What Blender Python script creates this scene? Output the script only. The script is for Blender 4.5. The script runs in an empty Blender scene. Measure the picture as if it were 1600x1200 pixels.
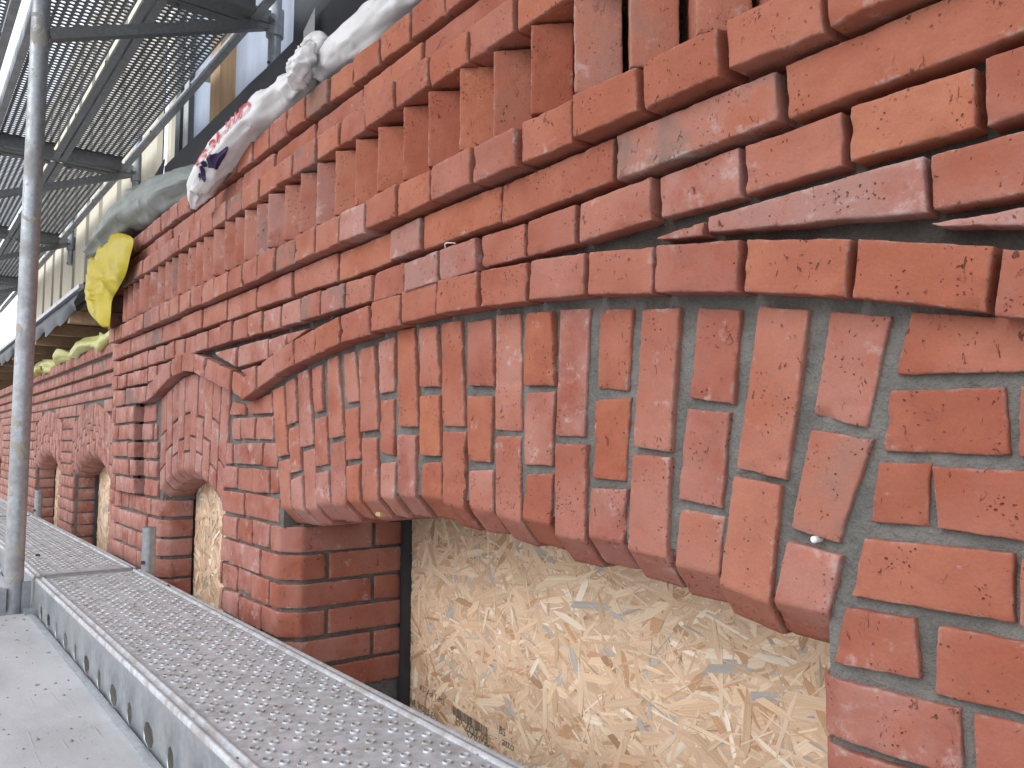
import bpy, math, random
import numpy as np
from mathutils import Matrix, Vector

random.seed(7)
RNG = np.random.default_rng(11)
S = bpy.context.scene
COL = S.collection

# ------------------------------------------------------------------ camera, world, sun, exposure
ZC = 4.6                                    # eye height above the ground (the photographer stands on a scaffold lift)
F = 1246.7                                  # focal length in pixels of the 1600 px wide photograph
YAW, PIT, ROL = math.radians(52.1), math.radians(4.2), math.radians(0.2)
D = 0.75                                    # metres from the lens to the brick face
c_, s_ = math.cos(YAW), math.sin(YAW)
FW = np.array([-s_ * math.cos(PIT), c_ * math.cos(PIT), math.sin(PIT)])
RT = np.array([c_, s_, 0.0]); UP = np.cross(RT, FW)
RT, UP = math.cos(ROL) * RT + math.sin(ROL) * UP, -math.sin(ROL) * RT + math.cos(ROL) * UP
CAM = np.array([0.0, -D, 0.0])              # all shapes below are in metres from here: x along the wall, y into it, z up from eye height

cam = bpy.data.cameras.new('camera'); cam_o = bpy.data.objects.new('camera', cam); COL.objects.link(cam_o)
cam_o.matrix_world = Matrix(((RT[0], UP[0], -FW[0], 0), (RT[1], UP[1], -FW[1], -D), (RT[2], UP[2], -FW[2], ZC), (0, 0, 0, 1)))
cam.sensor_width = 36; cam.lens = F / 1600 * 36; cam.clip_start = 0.02; cam.clip_end = 900
S.camera = cam_o

SUN_EL, SUN_AZ = math.radians(34), math.radians(184)       # azimuth clockwise from +y: in front of the wall, from its far end
world = bpy.data.worlds.new('World'); S.world = world; world.use_nodes = True
wn = world.node_tree.nodes; wl = world.node_tree.links; wn.clear()
sky = wn.new('ShaderNodeTexSky'); sky.sky_type = 'NISHITA'; sky.sun_disc = False
sky.sun_elevation = SUN_EL; sky.sun_rotation = SUN_AZ; sky.air_density = 1.0; sky.dust_density = 2.2; sky.ozone_density = 2.0
hs = wn.new('ShaderNodeHueSaturation'); hs.inputs['Saturation'].default_value = 0.80
bg = wn.new('ShaderNodeBackground'); bg.inputs['Strength'].default_value = 0.15
wo = wn.new('ShaderNodeOutputWorld')
cl = wn.new('ShaderNodeMixRGB'); cl.inputs[0].default_value = 0.72; cl.inputs[2].default_value = (8.0, 8.35, 8.9, 1)      # thin bright overcast
wl.new(sky.outputs[0], hs.inputs['Color']); wl.new(hs.outputs[0], cl.inputs[1]); wl.new(cl.outputs[0], bg.inputs[0]); wl.new(bg.outputs[0], wo.inputs[0])
sun = bpy.data.lights.new('sun', 'SUN'); sun.energy = 0.7; sun.angle = math.radians(40); sun.color = (1.0, 0.975, 0.94)
sun_o = bpy.data.objects.new('sun', sun); COL.objects.link(sun_o)
sd = Vector((math.sin(SUN_AZ) * math.cos(SUN_EL), math.cos(SUN_AZ) * math.cos(SUN_EL), math.sin(SUN_EL)))
sun_o.rotation_euler = sd.to_track_quat('Z', 'Y').to_euler(); sun_o.location = (-3, -8, 14)
S.view_settings.view_transform = 'Standard'; S.view_settings.look = 'None'
S.view_settings.exposure = 0.61; S.view_settings.gamma = 1.0; S.view_settings.use_curve_mapping = False
S.render.engine = 'CYCLES'
S.cycles.max_bounces = 8; S.cycles.diffuse_bounces = 4; S.cycles.use_denoising = True

# ------------------------------------------------------------------ survey: a sight line meets a real plane
def ray(px, py): return (px - 800) / F * RT - (py - 600) / F * UP + FW
def at_w(px, py, w):                        # on the vertical plane w metres in front of the brick face
    d = ray(px, py); return CAM + d * ((-w - CAM[1]) / d[1])
def at_x(px, py, x):
    d = ray(px, py); return CAM + d * ((x - CAM[0]) / d[0])
def x_at(px, w, z):                         # where along a level course
    u = (px - 800) / F; P0 = np.array([0, -w, z]) - CAM
    return -(P0 @ RT - u * (P0 @ FW)) / (RT[0] - u * FW[0])

# ------------------------------------------------------------------ noise
def hash3(i, seed):
    x = (i[..., 0] * 374761393 + i[..., 1] * 668265263 + i[..., 2] * 2147483647 + seed * 144665) & 0xffffffff
    x = ((x ^ (x >> 13)) * 1274126177) & 0xffffffff
    x = ((x ^ (x >> 16)) * 2246822519) & 0xffffffff
    return ((x ^ (x >> 15)) & 0xffff) / 32767.5 - 1.0
def vnoise(p, seed=0):
    p = np.asarray(p, float); i = np.floor(p).astype(np.int64); f = p - i; f = f * f * (3 - 2 * f)
    r = 0
    for dx in (0, 1):
        for dy in (0, 1):
            for dz in (0, 1):
                w = (f[..., 0] if dx else 1 - f[..., 0]) * (f[..., 1] if dy else 1 - f[..., 1]) * (f[..., 2] if dz else 1 - f[..., 2])
                r = r + w * hash3(i + np.array([dx, dy, dz]), seed)
    return r
def fbm(p, seed=0, o=3):
    return sum(vnoise(p * 2 ** k, seed + k) / 2 ** k for k in range(o))

# ------------------------------------------------------------------ objects
def srgb(r, g, b):
    return tuple(((v / 255) / 12.92 if v / 255 <= 0.04045 else ((v / 255 + 0.055) / 1.055) ** 2.4) for v in (r, g, b)) + (1,)

def mesh_np(name, V, Q, smooth=True, tone=None, mats=(), midx=None):
    """V n x 3, Q list of faces (array m x 4 or list of tuples)."""
    me = bpy.data.meshes.new(name)
    V = np.asarray(V, np.float32)
    if isinstance(Q, np.ndarray):
        n = len(Q); k = Q.shape[1]
        me.vertices.add(len(V)); me.vertices.foreach_set('co', V.ravel())
        me.loops.add(n * k); me.loops.foreach_set('vertex_index', Q.astype(np.int32).ravel())
        me.polygons.add(n); me.polygons.foreach_set('loop_start', np.arange(0, n * k, k, dtype=np.int32))
        me.update(calc_edges=True); me.validate()
    else:
        me.from_pydata([tuple(map(float, v)) for v in V], [], [tuple(map(int, f)) for f in Q]); me.update()
    if smooth: me.polygons.foreach_set('use_smooth', np.ones(len(me.polygons), bool))
    if tone is not None:
        a = me.color_attributes.new('tone', 'FLOAT_COLOR', 'POINT'); a.data.foreach_set('color', np.asarray(tone, np.float32).ravel())
    for m in mats: me.materials.append(m)
    if midx is not None: me.polygons.foreach_set('material_index', np.asarray(midx, np.int32))
    return me

def tag(o, label=None, cat=None, group=None, kind=None):
    if label: o['label'] = label
    if cat: o['category'] = cat
    if group: o['group'] = group
    if kind: o['kind'] = kind
    return o
def thing(name, label, cat, base, group=None):
    o = bpy.data.objects.new(name, None); COL.objects.link(o); o.empty_display_size = 0.1
    o.location = (base[0], base[1], base[2] + ZC); tag(o, label, cat, group); o['_b'] = [float(v) for v in base]
    return o
def base_of(p): return np.array(p['_b']) if p is not None else np.array([0, 0, -ZC])
def link_mesh(name, V, Q, parent, mat, smooth=True, origin=None, tone=None, mats=None, midx=None):
    V = np.asarray(V, float)
    if origin is None: origin = V.mean(0) if parent is None else base_of(parent)
    origin = np.asarray(origin, float)
    me = mesh_np(name, V - origin, Q, smooth, tone, mats or ([mat] if mat else []), midx)
    o = bpy.data.objects.new(name, me); COL.objects.link(o)
    if parent is not None:
        o.parent = parent; o.location = origin - base_of(parent); o['_b'] = [float(v) for v in origin]
    else:
        o.location = (origin[0], origin[1], origin[2] + ZC); o['_b'] = [float(v) for v in origin]
    return o
def copy_tree(o, parent=None, shift=(0, 0, 0), label=None):
    n = o.copy(); COL.objects.link(n)
    if parent is not None: n.parent = parent
    else: n.location = Vector(o.location) + Vector(shift)
    if label: n['label'] = label
    for ch in [c for c in o.children]: copy_tree(ch, n)
    return n

class MB:                                   # collects simple shapes for ONE mesh
    def __init__(s): s.V = []; s.Fc = []; s.mi = []
    def add(s, V, Fc, m=0):
        k = len(s.V); s.V += [tuple(map(float, v)) for v in V]; s.Fc += [tuple(i + k for i in f) for f in Fc]; s.mi += [m] * len(Fc)
    def box(s, a, b, m=0, bev=0.0):
        (x0, y0, z0), (x1, y1, z1) = a, b
        if bev <= 0:
            V = [(x0, y0, z0), (x1, y0, z0), (x1, y1, z0), (x0, y1, z0), (x0, y0, z1), (x1, y0, z1), (x1, y1, z1), (x0, y1, z1)]
            s.add(V, [(0, 3, 2, 1), (4, 5, 6, 7), (0, 1, 5, 4), (1, 2, 6, 5), (2, 3, 7, 6), (3, 0, 4, 7)], m); return
        e = bev; V = []; Fc = []
        for z, i in ((z0, e), (z0 + e, 0), (z1 - e, 0), (z1, e)):
            V += [(x0 + i, y0 + i, z), (x1 - i, y0 + i, z), (x1 - i, y1 - i, z), (x0 + i, y1 - i, z)]
        for k in range(3):
            for j in range(4): Fc.append((k * 4 + j, k * 4 + (j + 1) % 4, k * 4 + 4 + (j + 1) % 4, k * 4 + 4 + j))
        Fc += [(3, 2, 1, 0), (12, 13, 14, 15)]
        s.add(V, Fc, m)
    def beam(s, p, q, w, h, m=0, upv=(0, 0, 1)):       # rectangular bar from p to q
        p, q = np.array(p, float), np.array(q, float); d = (q - p) / np.linalg.norm(q - p)
        sd = np.cross(d, upv); sd /= np.linalg.norm(sd); u = np.cross(sd, d)
        V = []
        for c in (p, q):
            for a, b in ((-1, -1), (1, -1), (1, 1), (-1, 1)): V.append(c + sd * a * w / 2 + u * b * h / 2)
        s.add(V, [(0, 1, 2, 3), (7, 6, 5, 4), (0, 4, 5, 1), (1, 5, 6, 2), (2, 6, 7, 3), (3, 7, 4, 0)], m)
    def tube(s, p, q, r, n=20, m=0, r2=None, cap=True, rings=1):
        p, q = np.array(p, float), np.array(q, float); d = (q - p) / np.linalg.norm(q - p)
        a = np.cross(d, (0, 0, 1) if abs(d[2]) < .9 else (1, 0, 0)); a /= np.linalg.norm(a); b = np.cross(d, a)
        V = []
        for k in range(rings + 1):
            c = p + (q - p) * k / rings; rr = r if r2 is None else r + (r2 - r) * k / rings
            V += [c + rr * (a * math.cos(t) + b * math.sin(t)) for t in np.linspace(0, 2 * math.pi, n, endpoint=False)]
        Fc = [(k * n + i, k * n + (i + 1) % n, k * n + n + (i + 1) % n, k * n + n + i) for k in range(rings) for i in range(n)]
        if cap: Fc += [tuple(range(n - 1, -1, -1)), tuple(range(rings * n, rings * n + n))]
        s.add(V, Fc, m)
    def build(s, name, mat, parent=None, smooth=False, mats=None, origin=None):
        o = link_mesh(name, np.array(s.V), s.Fc, parent, mat, smooth, origin, mats=mats, midx=s.mi if mats else None)
        return o
def shade_auto(o, deg=35):
    me = o.data; me.polygons.foreach_set('use_smooth', np.ones(len(me.polygons), bool))
    try: me.set_sharp_from_angle(angle=math.radians(deg))
    except Exception: pass
    return o

# ------------------------------------------------------------------ materials
def mat_new(name):
    m = bpy.data.materials.new(name); m.use_nodes = True
    nt = m.node_tree; b = nt.nodes['Principled BSDF']; return m, nt, b
class NT:                                   # terse node wiring
    def __init__(s, nt): s.nt = nt
    def n(s, t, **kw):
        x = s.nt.nodes.new('ShaderNode' + t)
        for k, v in kw.items(): setattr(x, k, v)
        return x
    def put(s, sock, v):
        if hasattr(v, 'is_linked') or hasattr(v, 'links'): s.nt.links.new(v, sock)
        elif v is not None: sock.default_value = v
    def math(s, op, a, b=None, c=None, clamp=False):
        x = s.n('Math', operation=op, use_clamp=clamp); s.put(x.inputs[0], a)
        if b is not None: s.put(x.inputs[1], b)
        if c is not None: s.put(x.inputs[2], c)
        return x.outputs[0]
    def noise(s, vec, scale, detail=3, rough=.55, dist=0.0):
        x = s.n('TexNoise'); s.put(x.inputs['Vector'], vec); x.inputs['Scale'].default_value = scale
        x.inputs['Detail'].default_value = detail; x.inputs['Roughness'].default_value = rough; x.inputs['Distortion'].default_value = dist
        return x.outputs['Fac']
    def voro(s, vec, scale, feature='F1', out='Distance', rnd=1.0):
        x = s.n('TexVoronoi', feature=feature); s.put(x.inputs['Vector'], vec); x.inputs['Scale'].default_value = scale; x.inputs['Randomness'].default_value = rnd
        return x.outputs[out]
    def ramp(s, v, a, b, lo=0.0, hi=1.0):       # smooth step from a to b
        x = s.n('MapRange', interpolation_type='SMOOTHSTEP'); s.put(x.inputs[0], v); s.put(x.inputs[1], a); s.put(x.inputs[2], b)
        x.inputs[3].default_value = lo; x.inputs[4].default_value = hi
        return x.outputs[0]
    def mix(s, f, a, b, mode='MIX'):
        x = s.n('MixRGB', blend_type=mode); s.put(x.inputs[0], f); s.put(x.inputs[1], a); s.put(x.inputs[2], b)
        return x.outputs[0]
    def vadd(s, a, b):
        x = s.n('VectorMath', operation='ADD'); s.put(x.inputs[0], a); s.put(x.inputs[1], b); return x.outputs[0]
    def vmul(s, a, b):
        x = s.n('VectorMath', operation='MULTIPLY'); s.put(x.inputs[0], a); s.put(x.inputs[1], b); return x.outputs[0]
    def bump(s, h, dist, strength=1.0, prev=None):
        x = s.n('Bump'); s.put(x.inputs['Height'], h); x.inputs['Distance'].default_value = dist; x.inputs['Strength'].default_value = strength
        if prev is not None: s.put(x.inputs['Normal'], prev)
        return x.outputs[0]

def brick_material():
    m, nt, b = mat_new('fired_brick'); N = NT(nt)
    tc = N.n('TexCoord').outputs['Object']; rnd = N.n('ObjectInfo').outputs['Random']; isl = N.n('NewGeometry').outputs['Random Per Island']
    off = N.math('MULTIPLY', N.math('ADD', rnd, isl), 37.0)
    cx = N.n('CombineXYZ'); N.put(cx.inputs[0], off); N.put(cx.inputs[1], N.math('MULTIPLY', off, .37)); N.put(cx.inputs[2], N.math('MULTIPLY', off, 1.7))
    p = N.vadd(tc, cx.outputs[0])
    at = N.n('Attribute', attribute_name='tone'); sep = N.n('SeparateColor'); N.put(sep.inputs[0], at.outputs['Color'])
    hue, pale, burnt, edge = sep.outputs[0], sep.outputs[1], sep.outputs[2], at.outputs['Alpha']
    big = N.noise(p, 9, 3, .5); mid = N.noise(p, 34, 7, .72); fine = N.noise(p, 300, 4, .7)
    red = N.mix(N.ramp(big, .3, .7), (0.262, 0.075, 0.047, 1), (0.318, 0.102, 0.065, 1))
    orange = N.mix(N.ramp(big, .3, .7), (0.355, 0.116, 0.064, 1), (0.400, 0.148, 0.084, 1))
    col = N.mix(hue, red, orange)
    pink = (0.420, 0.225, 0.195, 1)
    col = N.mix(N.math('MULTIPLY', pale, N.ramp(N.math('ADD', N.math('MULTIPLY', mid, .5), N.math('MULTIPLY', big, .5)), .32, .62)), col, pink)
    col = N.mix(N.math('MULTIPLY', burnt, N.ramp(big, .42, .62)), col, (0.170, 0.130, 0.112, 1))
    # slow mottling and sandy grain
    col = N.mix(N.ramp(mid, .28, .72, 0.0, .62), col, N.mix(1.0, col, (0.78, 0.72, 0.70, 1), 'MULTIPLY'))
    col = N.mix(N.ramp(fine, .35, .68, 0.0, .28), col, N.mix(1.0, col, (1.28, 1.3, 1.34, 1), 'MULTIPLY'))
    # pits
    wn_ = N.n('TexNoise'); N.put(wn_.inputs['Vector'], p); wn_.inputs['Scale'].default_value = 45; wc = wn_.outputs['Color']
    pit = N.math('MULTIPLY', N.ramp(N.voro(N.vadd(p, N.vmul(wc, (.012, .012, .012))), 150), .22, .06), N.ramp(N.noise(p, 24, 4, .65), .52, .62))
    hole = N.math('MULTIPLY', N.ramp(N.noise(N.vmul(p, (1.0, 1.0, .55)), 130, 4, .6, .8), .64, .72), N.ramp(N.noise(p, 16, 3), .42, .60))
    # cracks: thin level lines of a warped noise
    cr = N.math('ABSOLUTE', N.math('SUBTRACT', N.noise(p, 9, 4, .62, .15), .5))
    crack = N.math('MULTIPLY', N.ramp(cr, .0075, .002), N.math('MULTIPLY', N.ramp(N.noise(p, 14, 2), .64, .74), .55))
    spk = N.math('MULTIPLY', N.ramp(N.noise(p, 210, 3, .6), .62, .72), N.ramp(N.noise(p, 24, 3, .6), .52, .68, .0, .42))
    dark = N.math('MAXIMUM', N.math('MAXIMUM', N.math('MAXIMUM', pit, hole), crack), spk)
    col = N.mix(N.math('MULTIPLY', dark, .62), col, (0.090, 0.026, 0.017, 1))
    # lime bloom and mortar smears, mostly along the edges
    bl = N.math('MULTIPLY', N.ramp(N.math('ADD', N.noise(p, 26, 5, .7), N.math('ADD', N.math('MULTIPLY', pale, .10), N.math('MULTIPLY', edge, .05))), .64, .78), .55)
    col = N.mix(bl, col, (0.47, 0.36, 0.33, 1))
    ed = N.math('MULTIPLY', N.ramp(N.math('ADD', N.math('MULTIPLY', edge, .48), N.math('MULTIPLY', N.noise(p, 60, 4, .7), .8)), .76, .98), .32)
    col = N.mix(ed, col, (0.42, 0.37, 0.34, 1))
    N.put(b.inputs['Base Color'], col); b.inputs['Roughness'].default_value = .92; b.inputs['Specular IOR Level'].default_value = .25
    h = N.math('ADD', N.math('MULTIPLY', mid, .5), N.math('ADD', N.math('MULTIPLY', fine, .16), N.math('MULTIPLY', dark, -.9)))
    N.put(b.inputs['Normal'], N.bump(h, .0046, .9))
    return m
def mortar_material(name, ca, cb):
    m, nt, b = mat_new(name); N = NT(nt); tc = N.n('TexCoord').outputs['Object']
    a = N.noise(tc, 14, 4, .6); f = N.noise(tc, 240, 4, .65); g = N.noise(tc, 75, 3, .6)
    col = N.mix(N.ramp(a, .3, .7), ca, cb); col = N.mix(N.ramp(f, .35, .75, 0, .5), col, N.mix(1., col, (1.4, 1.4, 1.42, 1), 'MULTIPLY'))
    col = N.mix(N.ramp(g, .3, .12, 0, .6), col, N.mix(1., col, (.5, .48, .46, 1), 'MULTIPLY'))
    N.put(b.inputs['Base Color'], col); b.inputs['Roughness'].default_value = .95; b.inputs['Specular IOR Level'].default_value = .15
    N.put(b.inputs['Normal'], N.bump(N.math('ADD', N.math('MULTIPLY', f, .5), g), .0060, 1.0))
    return m
def metal_material(name, base, dirt, metallic=.55, rough=.42, dirt_amt=.5, scale=9, splat=None, streak=True):
    m, nt, b = mat_new(name); N = NT(nt); tc = N.n('TexCoord').outputs['Object']
    sp = N.noise(tc, 60, 2, .6); a = N.noise(tc, scale, 5, .65); f = N.noise(tc, 300, 2)
    col = N.mix(N.ramp(sp, .3, .7), base, tuple(v * .78 for v in base[:3]) + (1,))
    d = N.math('MULTIPLY', N.ramp(a, .42, .66), dirt_amt)
    col = N.mix(d, col, dirt)
    met = N.math('MULTIPLY', N.math('SUBTRACT', 1., d), metallic)
    rg = N.math('ADD', rough, N.math('MULTIPLY', d, .4))
    if splat:
        s = N.math('MAXIMUM', N.ramp(N.noise(tc, 13, 3, .55, .5), .60, .625), N.ramp(N.noise(tc, 70, 2), .70, .73))
        col = N.mix(N.math('MULTIPLY', s, .85), col, splat); met = N.math('MULTIPLY', met, N.math('SUBTRACT', 1., s)); rg = N.math('ADD', rg, N.math('MULTIPLY', s, .4))
        N.put(b.inputs['Normal'], N.bump(N.math('ADD', s, N.math('MULTIPLY', f, .1)), .0015, .6))
    else:
        N.put(b.inputs['Normal'], N.bump(N.math('ADD', N.math('MULTIPLY', a, .12), N.math('MULTIPLY', f, .15)), .0012, .5))
    N.put(b.inputs['Base Color'], col); N.put(b.inputs['Metallic'], met); N.put(b.inputs['Roughness'], rg)
    return m
def plain_material(name, ca, cb, scale=12, rough=.7, bump=.001, bscale=80, trans=0.0, spec=.4, stretch=(1, 1, 1)):
    m, nt, b = mat_new(name); N = NT(nt); tc = N.vmul(N.n('TexCoord').outputs['Object'], stretch)
    a = N.noise(tc, scale, 5, .6); f = N.noise(tc, bscale, 4, .6)
    N.put(b.inputs['Base Color'], N.mix(N.ramp(N.math('ADD', N.math('MULTIPLY', a, .7), N.math('MULTIPLY', f, .3)), .32, .68), ca, cb))
    b.inputs['Roughness'].default_value = rough; b.inputs['Specular IOR Level'].default_value = spec
    if bump: N.put(b.inputs['Normal'], N.bump(f, bump, .8))
    if trans:
        tr = N.n('BsdfTranslucent'); N.put(tr.inputs[0], cb); mx = N.n('MixShader'); mx.inputs[0].default_value = trans
        nt.links.new(b.outputs[0], mx.inputs[1]); nt.links.new(tr.outputs[0], mx.inputs[2])
        nt.links.new(mx.outputs[0], nt.nodes['Material Output'].inputs[0])
    return m
def flake_material():
    m, nt, b = mat_new('wood_flakes'); N = NT(nt)
    at = N.n('Attribute', attribute_name='tone').outputs['Color']; uv = N.n('UVMap').outputs[0]
    g = N.noise(N.vmul(uv, (9, 260, 1)), 1.0, 4, .6); g2 = N.noise(N.vmul(uv, (3, 60, 1)), 1.0, 3, .6)
    col = N.mix(N.ramp(g, .3, .7, 0, .45), at, N.mix(1., at, (.70, .62, .54, 1), 'MULTIPLY'))
    col = N.mix(N.ramp(g2, .4, .75, 0, .4), col, N.mix(1., col, (1.18, 1.16, 1.12, 1), 'MULTIPLY'))
    N.put(b.inputs['Base Color'], col); b.inputs['Roughness'].default_value = .62; b.inputs['Specular IOR Level'].default_value = .3
    N.put(b.inputs['Normal'], N.bump(g, .0008, .8))
    return m

M_BRICK = brick_material()
M_MORTAR = mortar_material('grey_mortar', (0.118, 0.114, 0.105, 1), (0.182, 0.176, 0.163, 1))
M_RAKED = mortar_material('raked_joint_mortar', (0.050, 0.044, 0.039, 1), (0.090, 0.080, 0.071, 1))  # shade of the deep joints put into the colour, darker than the grey mortar
M_POLE = metal_material('galvanised_tube', (0.46, 0.485, 0.51, 1), (0.28, 0.275, 0.265, 1), .55, .40, .7, 7, splat=(0.40, 0.37, 0.31, 1))
M_GALV = metal_material('galvanised_steel', (0.40, 0.425, 0.455, 1), (0.24, 0.235, 0.225, 1), .6, .36, .5, 8)
M_DECK = metal_material('weathered_deck_steel', (0.255, 0.268, 0.282, 1), (0.165, 0.160, 0.155, 1), .35, .5, .5, 6)
M_TREAD = metal_material('dusty_tread_steel', (0.56, 0.58, 0.605, 1), (0.30, 0.275, 0.26, 1), .20, .46, .85, 26)
def board_material():
    m, nt, b = mat_new('dusty_grey_board'); N = NT(nt); tc = N.n('TexCoord').outputs['Object']
    a = N.noise(N.vmul(tc, (.5, 1, 1)), 6, 6, .65); f = N.noise(tc, 160, 3, .6)
    scr = N.math('MULTIPLY', N.ramp(N.noise(N.vmul(tc, (3, 90, 1)), 1.0, 3, .6, .4), .60, .70), N.ramp(N.noise(tc, 5, 2), .45, .6))      # long scuffs
    col = N.mix(N.ramp(a, .3, .7), (0.38, 0.38, 0.39, 1), (0.49, 0.49, 0.50, 1))
    col = N.mix(N.math('MULTIPLY', scr, .45), col, (0.30, 0.29, 0.29, 1))
    col = N.mix(N.math('MULTIPLY', N.ramp(N.noise(tc, 11, 6, .75), .56, .70), .5), col, (0.36, 0.335, 0.31, 1))
    col = N.mix(N.math('MULTIPLY', N.ramp(N.noise(tc, 38, 4, .7), .64, .72), .55), col, (0.62, 0.60, 0.58, 1))
    col = N.mix(N.math('MULTIPLY', N.ramp(f, .66, .74), .5), col, (0.20, 0.18, 0.16, 1))
    N.put(b.inputs['Base Color'], col); b.inputs['Roughness'].default_value = .8; N.put(b.inputs['Normal'], N.bump(N.math('ADD', f, scr), .0006, .8))
    return m
M_BOARD = board_material()
M_ALU = metal_material('aluminium_edge', (0.55, 0.57, 0.60, 1), (0.40, 0.39, 0.38, 1), .5, .38, .5, 20)
M_OSB = plain_material('osb_core', (0.46, 0.34, 0.23, 1), (0.58, 0.46, 0.33, 1), 40, .7, .001, 200)
M_FLAKE = flake_material()
M_INK = plain_material('stamp_ink', (0.10, 0.085, 0.07, 1), (0.22, 0.18, 0.15, 1), 300, .8, 0)
M_MEMB = plain_material('black_membrane', (0.028, 0.030, 0.035, 1), (0.045, 0.047, 0.053, 1), 5, .48, .002, 14)
M_SACK = plain_material('white_sack_film', (0.70, 0.69, 0.70, 1), (0.80, 0.79, 0.80, 1), 9, .35, .0012, 40, trans=.12)
M_REDINK = plain_material('red_print', (0.60, 0.075, 0.09, 1), (0.68, 0.11, 0.12, 1), 60, .5, 0)
M_VIOLET = plain_material('violet_print', (0.030, 0.018, 0.075, 1), (0.045, 0.028, 0.10, 1), 60, .5, 0)
M_TARP = plain_material('grey_green_sheet', (0.185, 0.200, 0.190, 1), (0.27, 0.285, 0.275, 1), 7, .5, .002, 30)
M_YELLOW = plain_material('yellow_film', (0.56, 0.44, 0.020, 1), (0.63, 0.52, 0.05, 1), 8, .4, .0015, 35, trans=.25)
M_PYEL = plain_material('pale_yellow_film', (0.56, 0.55, 0.15, 1), (0.70, 0.68, 0.33, 1), 14, .4, .003, 40, trans=.2)
M_TIMBER = plain_material('sawn_timber', (0.36, 0.22, 0.11, 1), (0.46, 0.30, 0.16, 1), 30, .7, .0008, 60, stretch=(1, 1, .08))
M_CREAM = plain_material('cream_board', (0.66, 0.60, 0.47, 1), (0.74, 0.68, 0.55, 1), 9, .7, .0006, 80, stretch=(1, 1, .2))
M_FILM = plain_material('bluish_vapour_film', (0.30, 0.35, 0.44, 1), (0.44, 0.49, 0.58, 1), 4, .30, .004, 9, trans=.3, stretch=(1, 1, .5))
M_TAPE = plain_material('fibre_tape', (0.42, 0.43, 0.44, 1), (0.58, 0.59, 0.60, 1), 150, .6, .0006, 260)
M_SOFFIT = plain_material('brown_eave_board', (0.125, 0.080, 0.052, 1), (0.165, 0.108, 0.070, 1), 20, .8, .0006, 80)
M_RAFTER = plain_material('eave_rafter_wood', (0.32, 0.20, 0.12, 1), (0.42, 0.28, 0.18, 1), 20, .8, .0006, 80)
M_WOOL = plain_material('yellow_insulation', (0.48, 0.42, 0.25, 1), (0.58, 0.52, 0.34, 1), 16, .9, .004, 40)
M_GROUND = plain_material('site_ground', (0.30, 0.288, 0.265, 1), (0.38, 0.366, 0.34, 1), .6, .95, .02, 8)
M_ROOM = plain_material('dark_interior', (0.03, 0.03, 0.032, 1), (0.045, 0.045, 0.045, 1), 5, .8, 0)
M_WHITE = plain_material('white_plastic', (0.72, 0.72, 0.73, 1), (0.8, 0.8, 0.8, 1), 20, .4, 0)

# ------------------------------------------------------------------ ground
def ground():
    n = 60; g = np.linspace(-1, 1, n); X, Y = np.meshgrid(np.sign(g) * np.abs(g) ** 2.2 * 400, np.sign(g) * np.abs(g) ** 2.2 * 400)
    P = np.stack([X, Y, np.zeros_like(X) - ZC + .06 * fbm(np.stack([X, Y, X * 0], -1) * .25, 3)], -1).reshape(-1, 3)
    i = np.arange(n * n).reshape(n, n); Q = np.stack([i[:-1, :-1], i[:-1, 1:], i[1:, 1:], i[1:, :-1]], -1).reshape(-1, 4)
    o = link_mesh('ground', P, Q, None, M_GROUND, True, origin=(0, 0, -ZC)); o['kind'] = 'structure'
ground()

# ================================================================== BRICKWORK
class Wall:
    """gathers the shapes of every brick of one wall; the ones that show largest become parts, the others one part"""
    def __init__(s): s.items = []
    def add(s, V, Q, tone, size): s.items.append((size, V, Q, tone))
    def build(s, root, limit):
        it = sorted(s.items, key=lambda q: -q[0]); rest = it[limit:]
        for size, V, Q, tone in it[:limit]:
            link_mesh('brick', V, Q, root, M_BRICK, True, origin=V.mean(0), tone=tone)
        if rest:
            Vs, Qs, Ts, k = [], [], [], 0
            for size, V, Q, tone in rest:
                Vs.append(V); Qs.append(Q + k); Ts.append(tone); k += len(V)
            o = link_mesh('brickwork', np.concatenate(Vs), np.concatenate(Qs), root, M_BRICK, True, tone=np.concatenate(Ts)); o['kind'] = 'stuff'
CUR = Wall()
BID = [0]
def pick_tone(hue=(.0, .55), pale=(0, .45), burnt=.04):
    return [RNG.uniform(*hue), RNG.uniform(*pale), RNG.uniform(.5, .9) if RNG.random() < burnt else 0.0]

def shown(P):                               # about how large it shows from the scaffold, for choosing the bricks kept as single parts
    v = P - CAM; z = v @ FW
    if z.max() < .05: return 0.0
    z = np.maximum(z, .05); u, w = (v @ RT) / z * F, (v @ UP) / z * F
    if u.max() < -860 or u.min() > 860 or w.max() < -660 or w.min() > 660: return .001 * (u.max() - u.min())
    return (u.max() - u.min()) * (w.max() - w.min())

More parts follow.
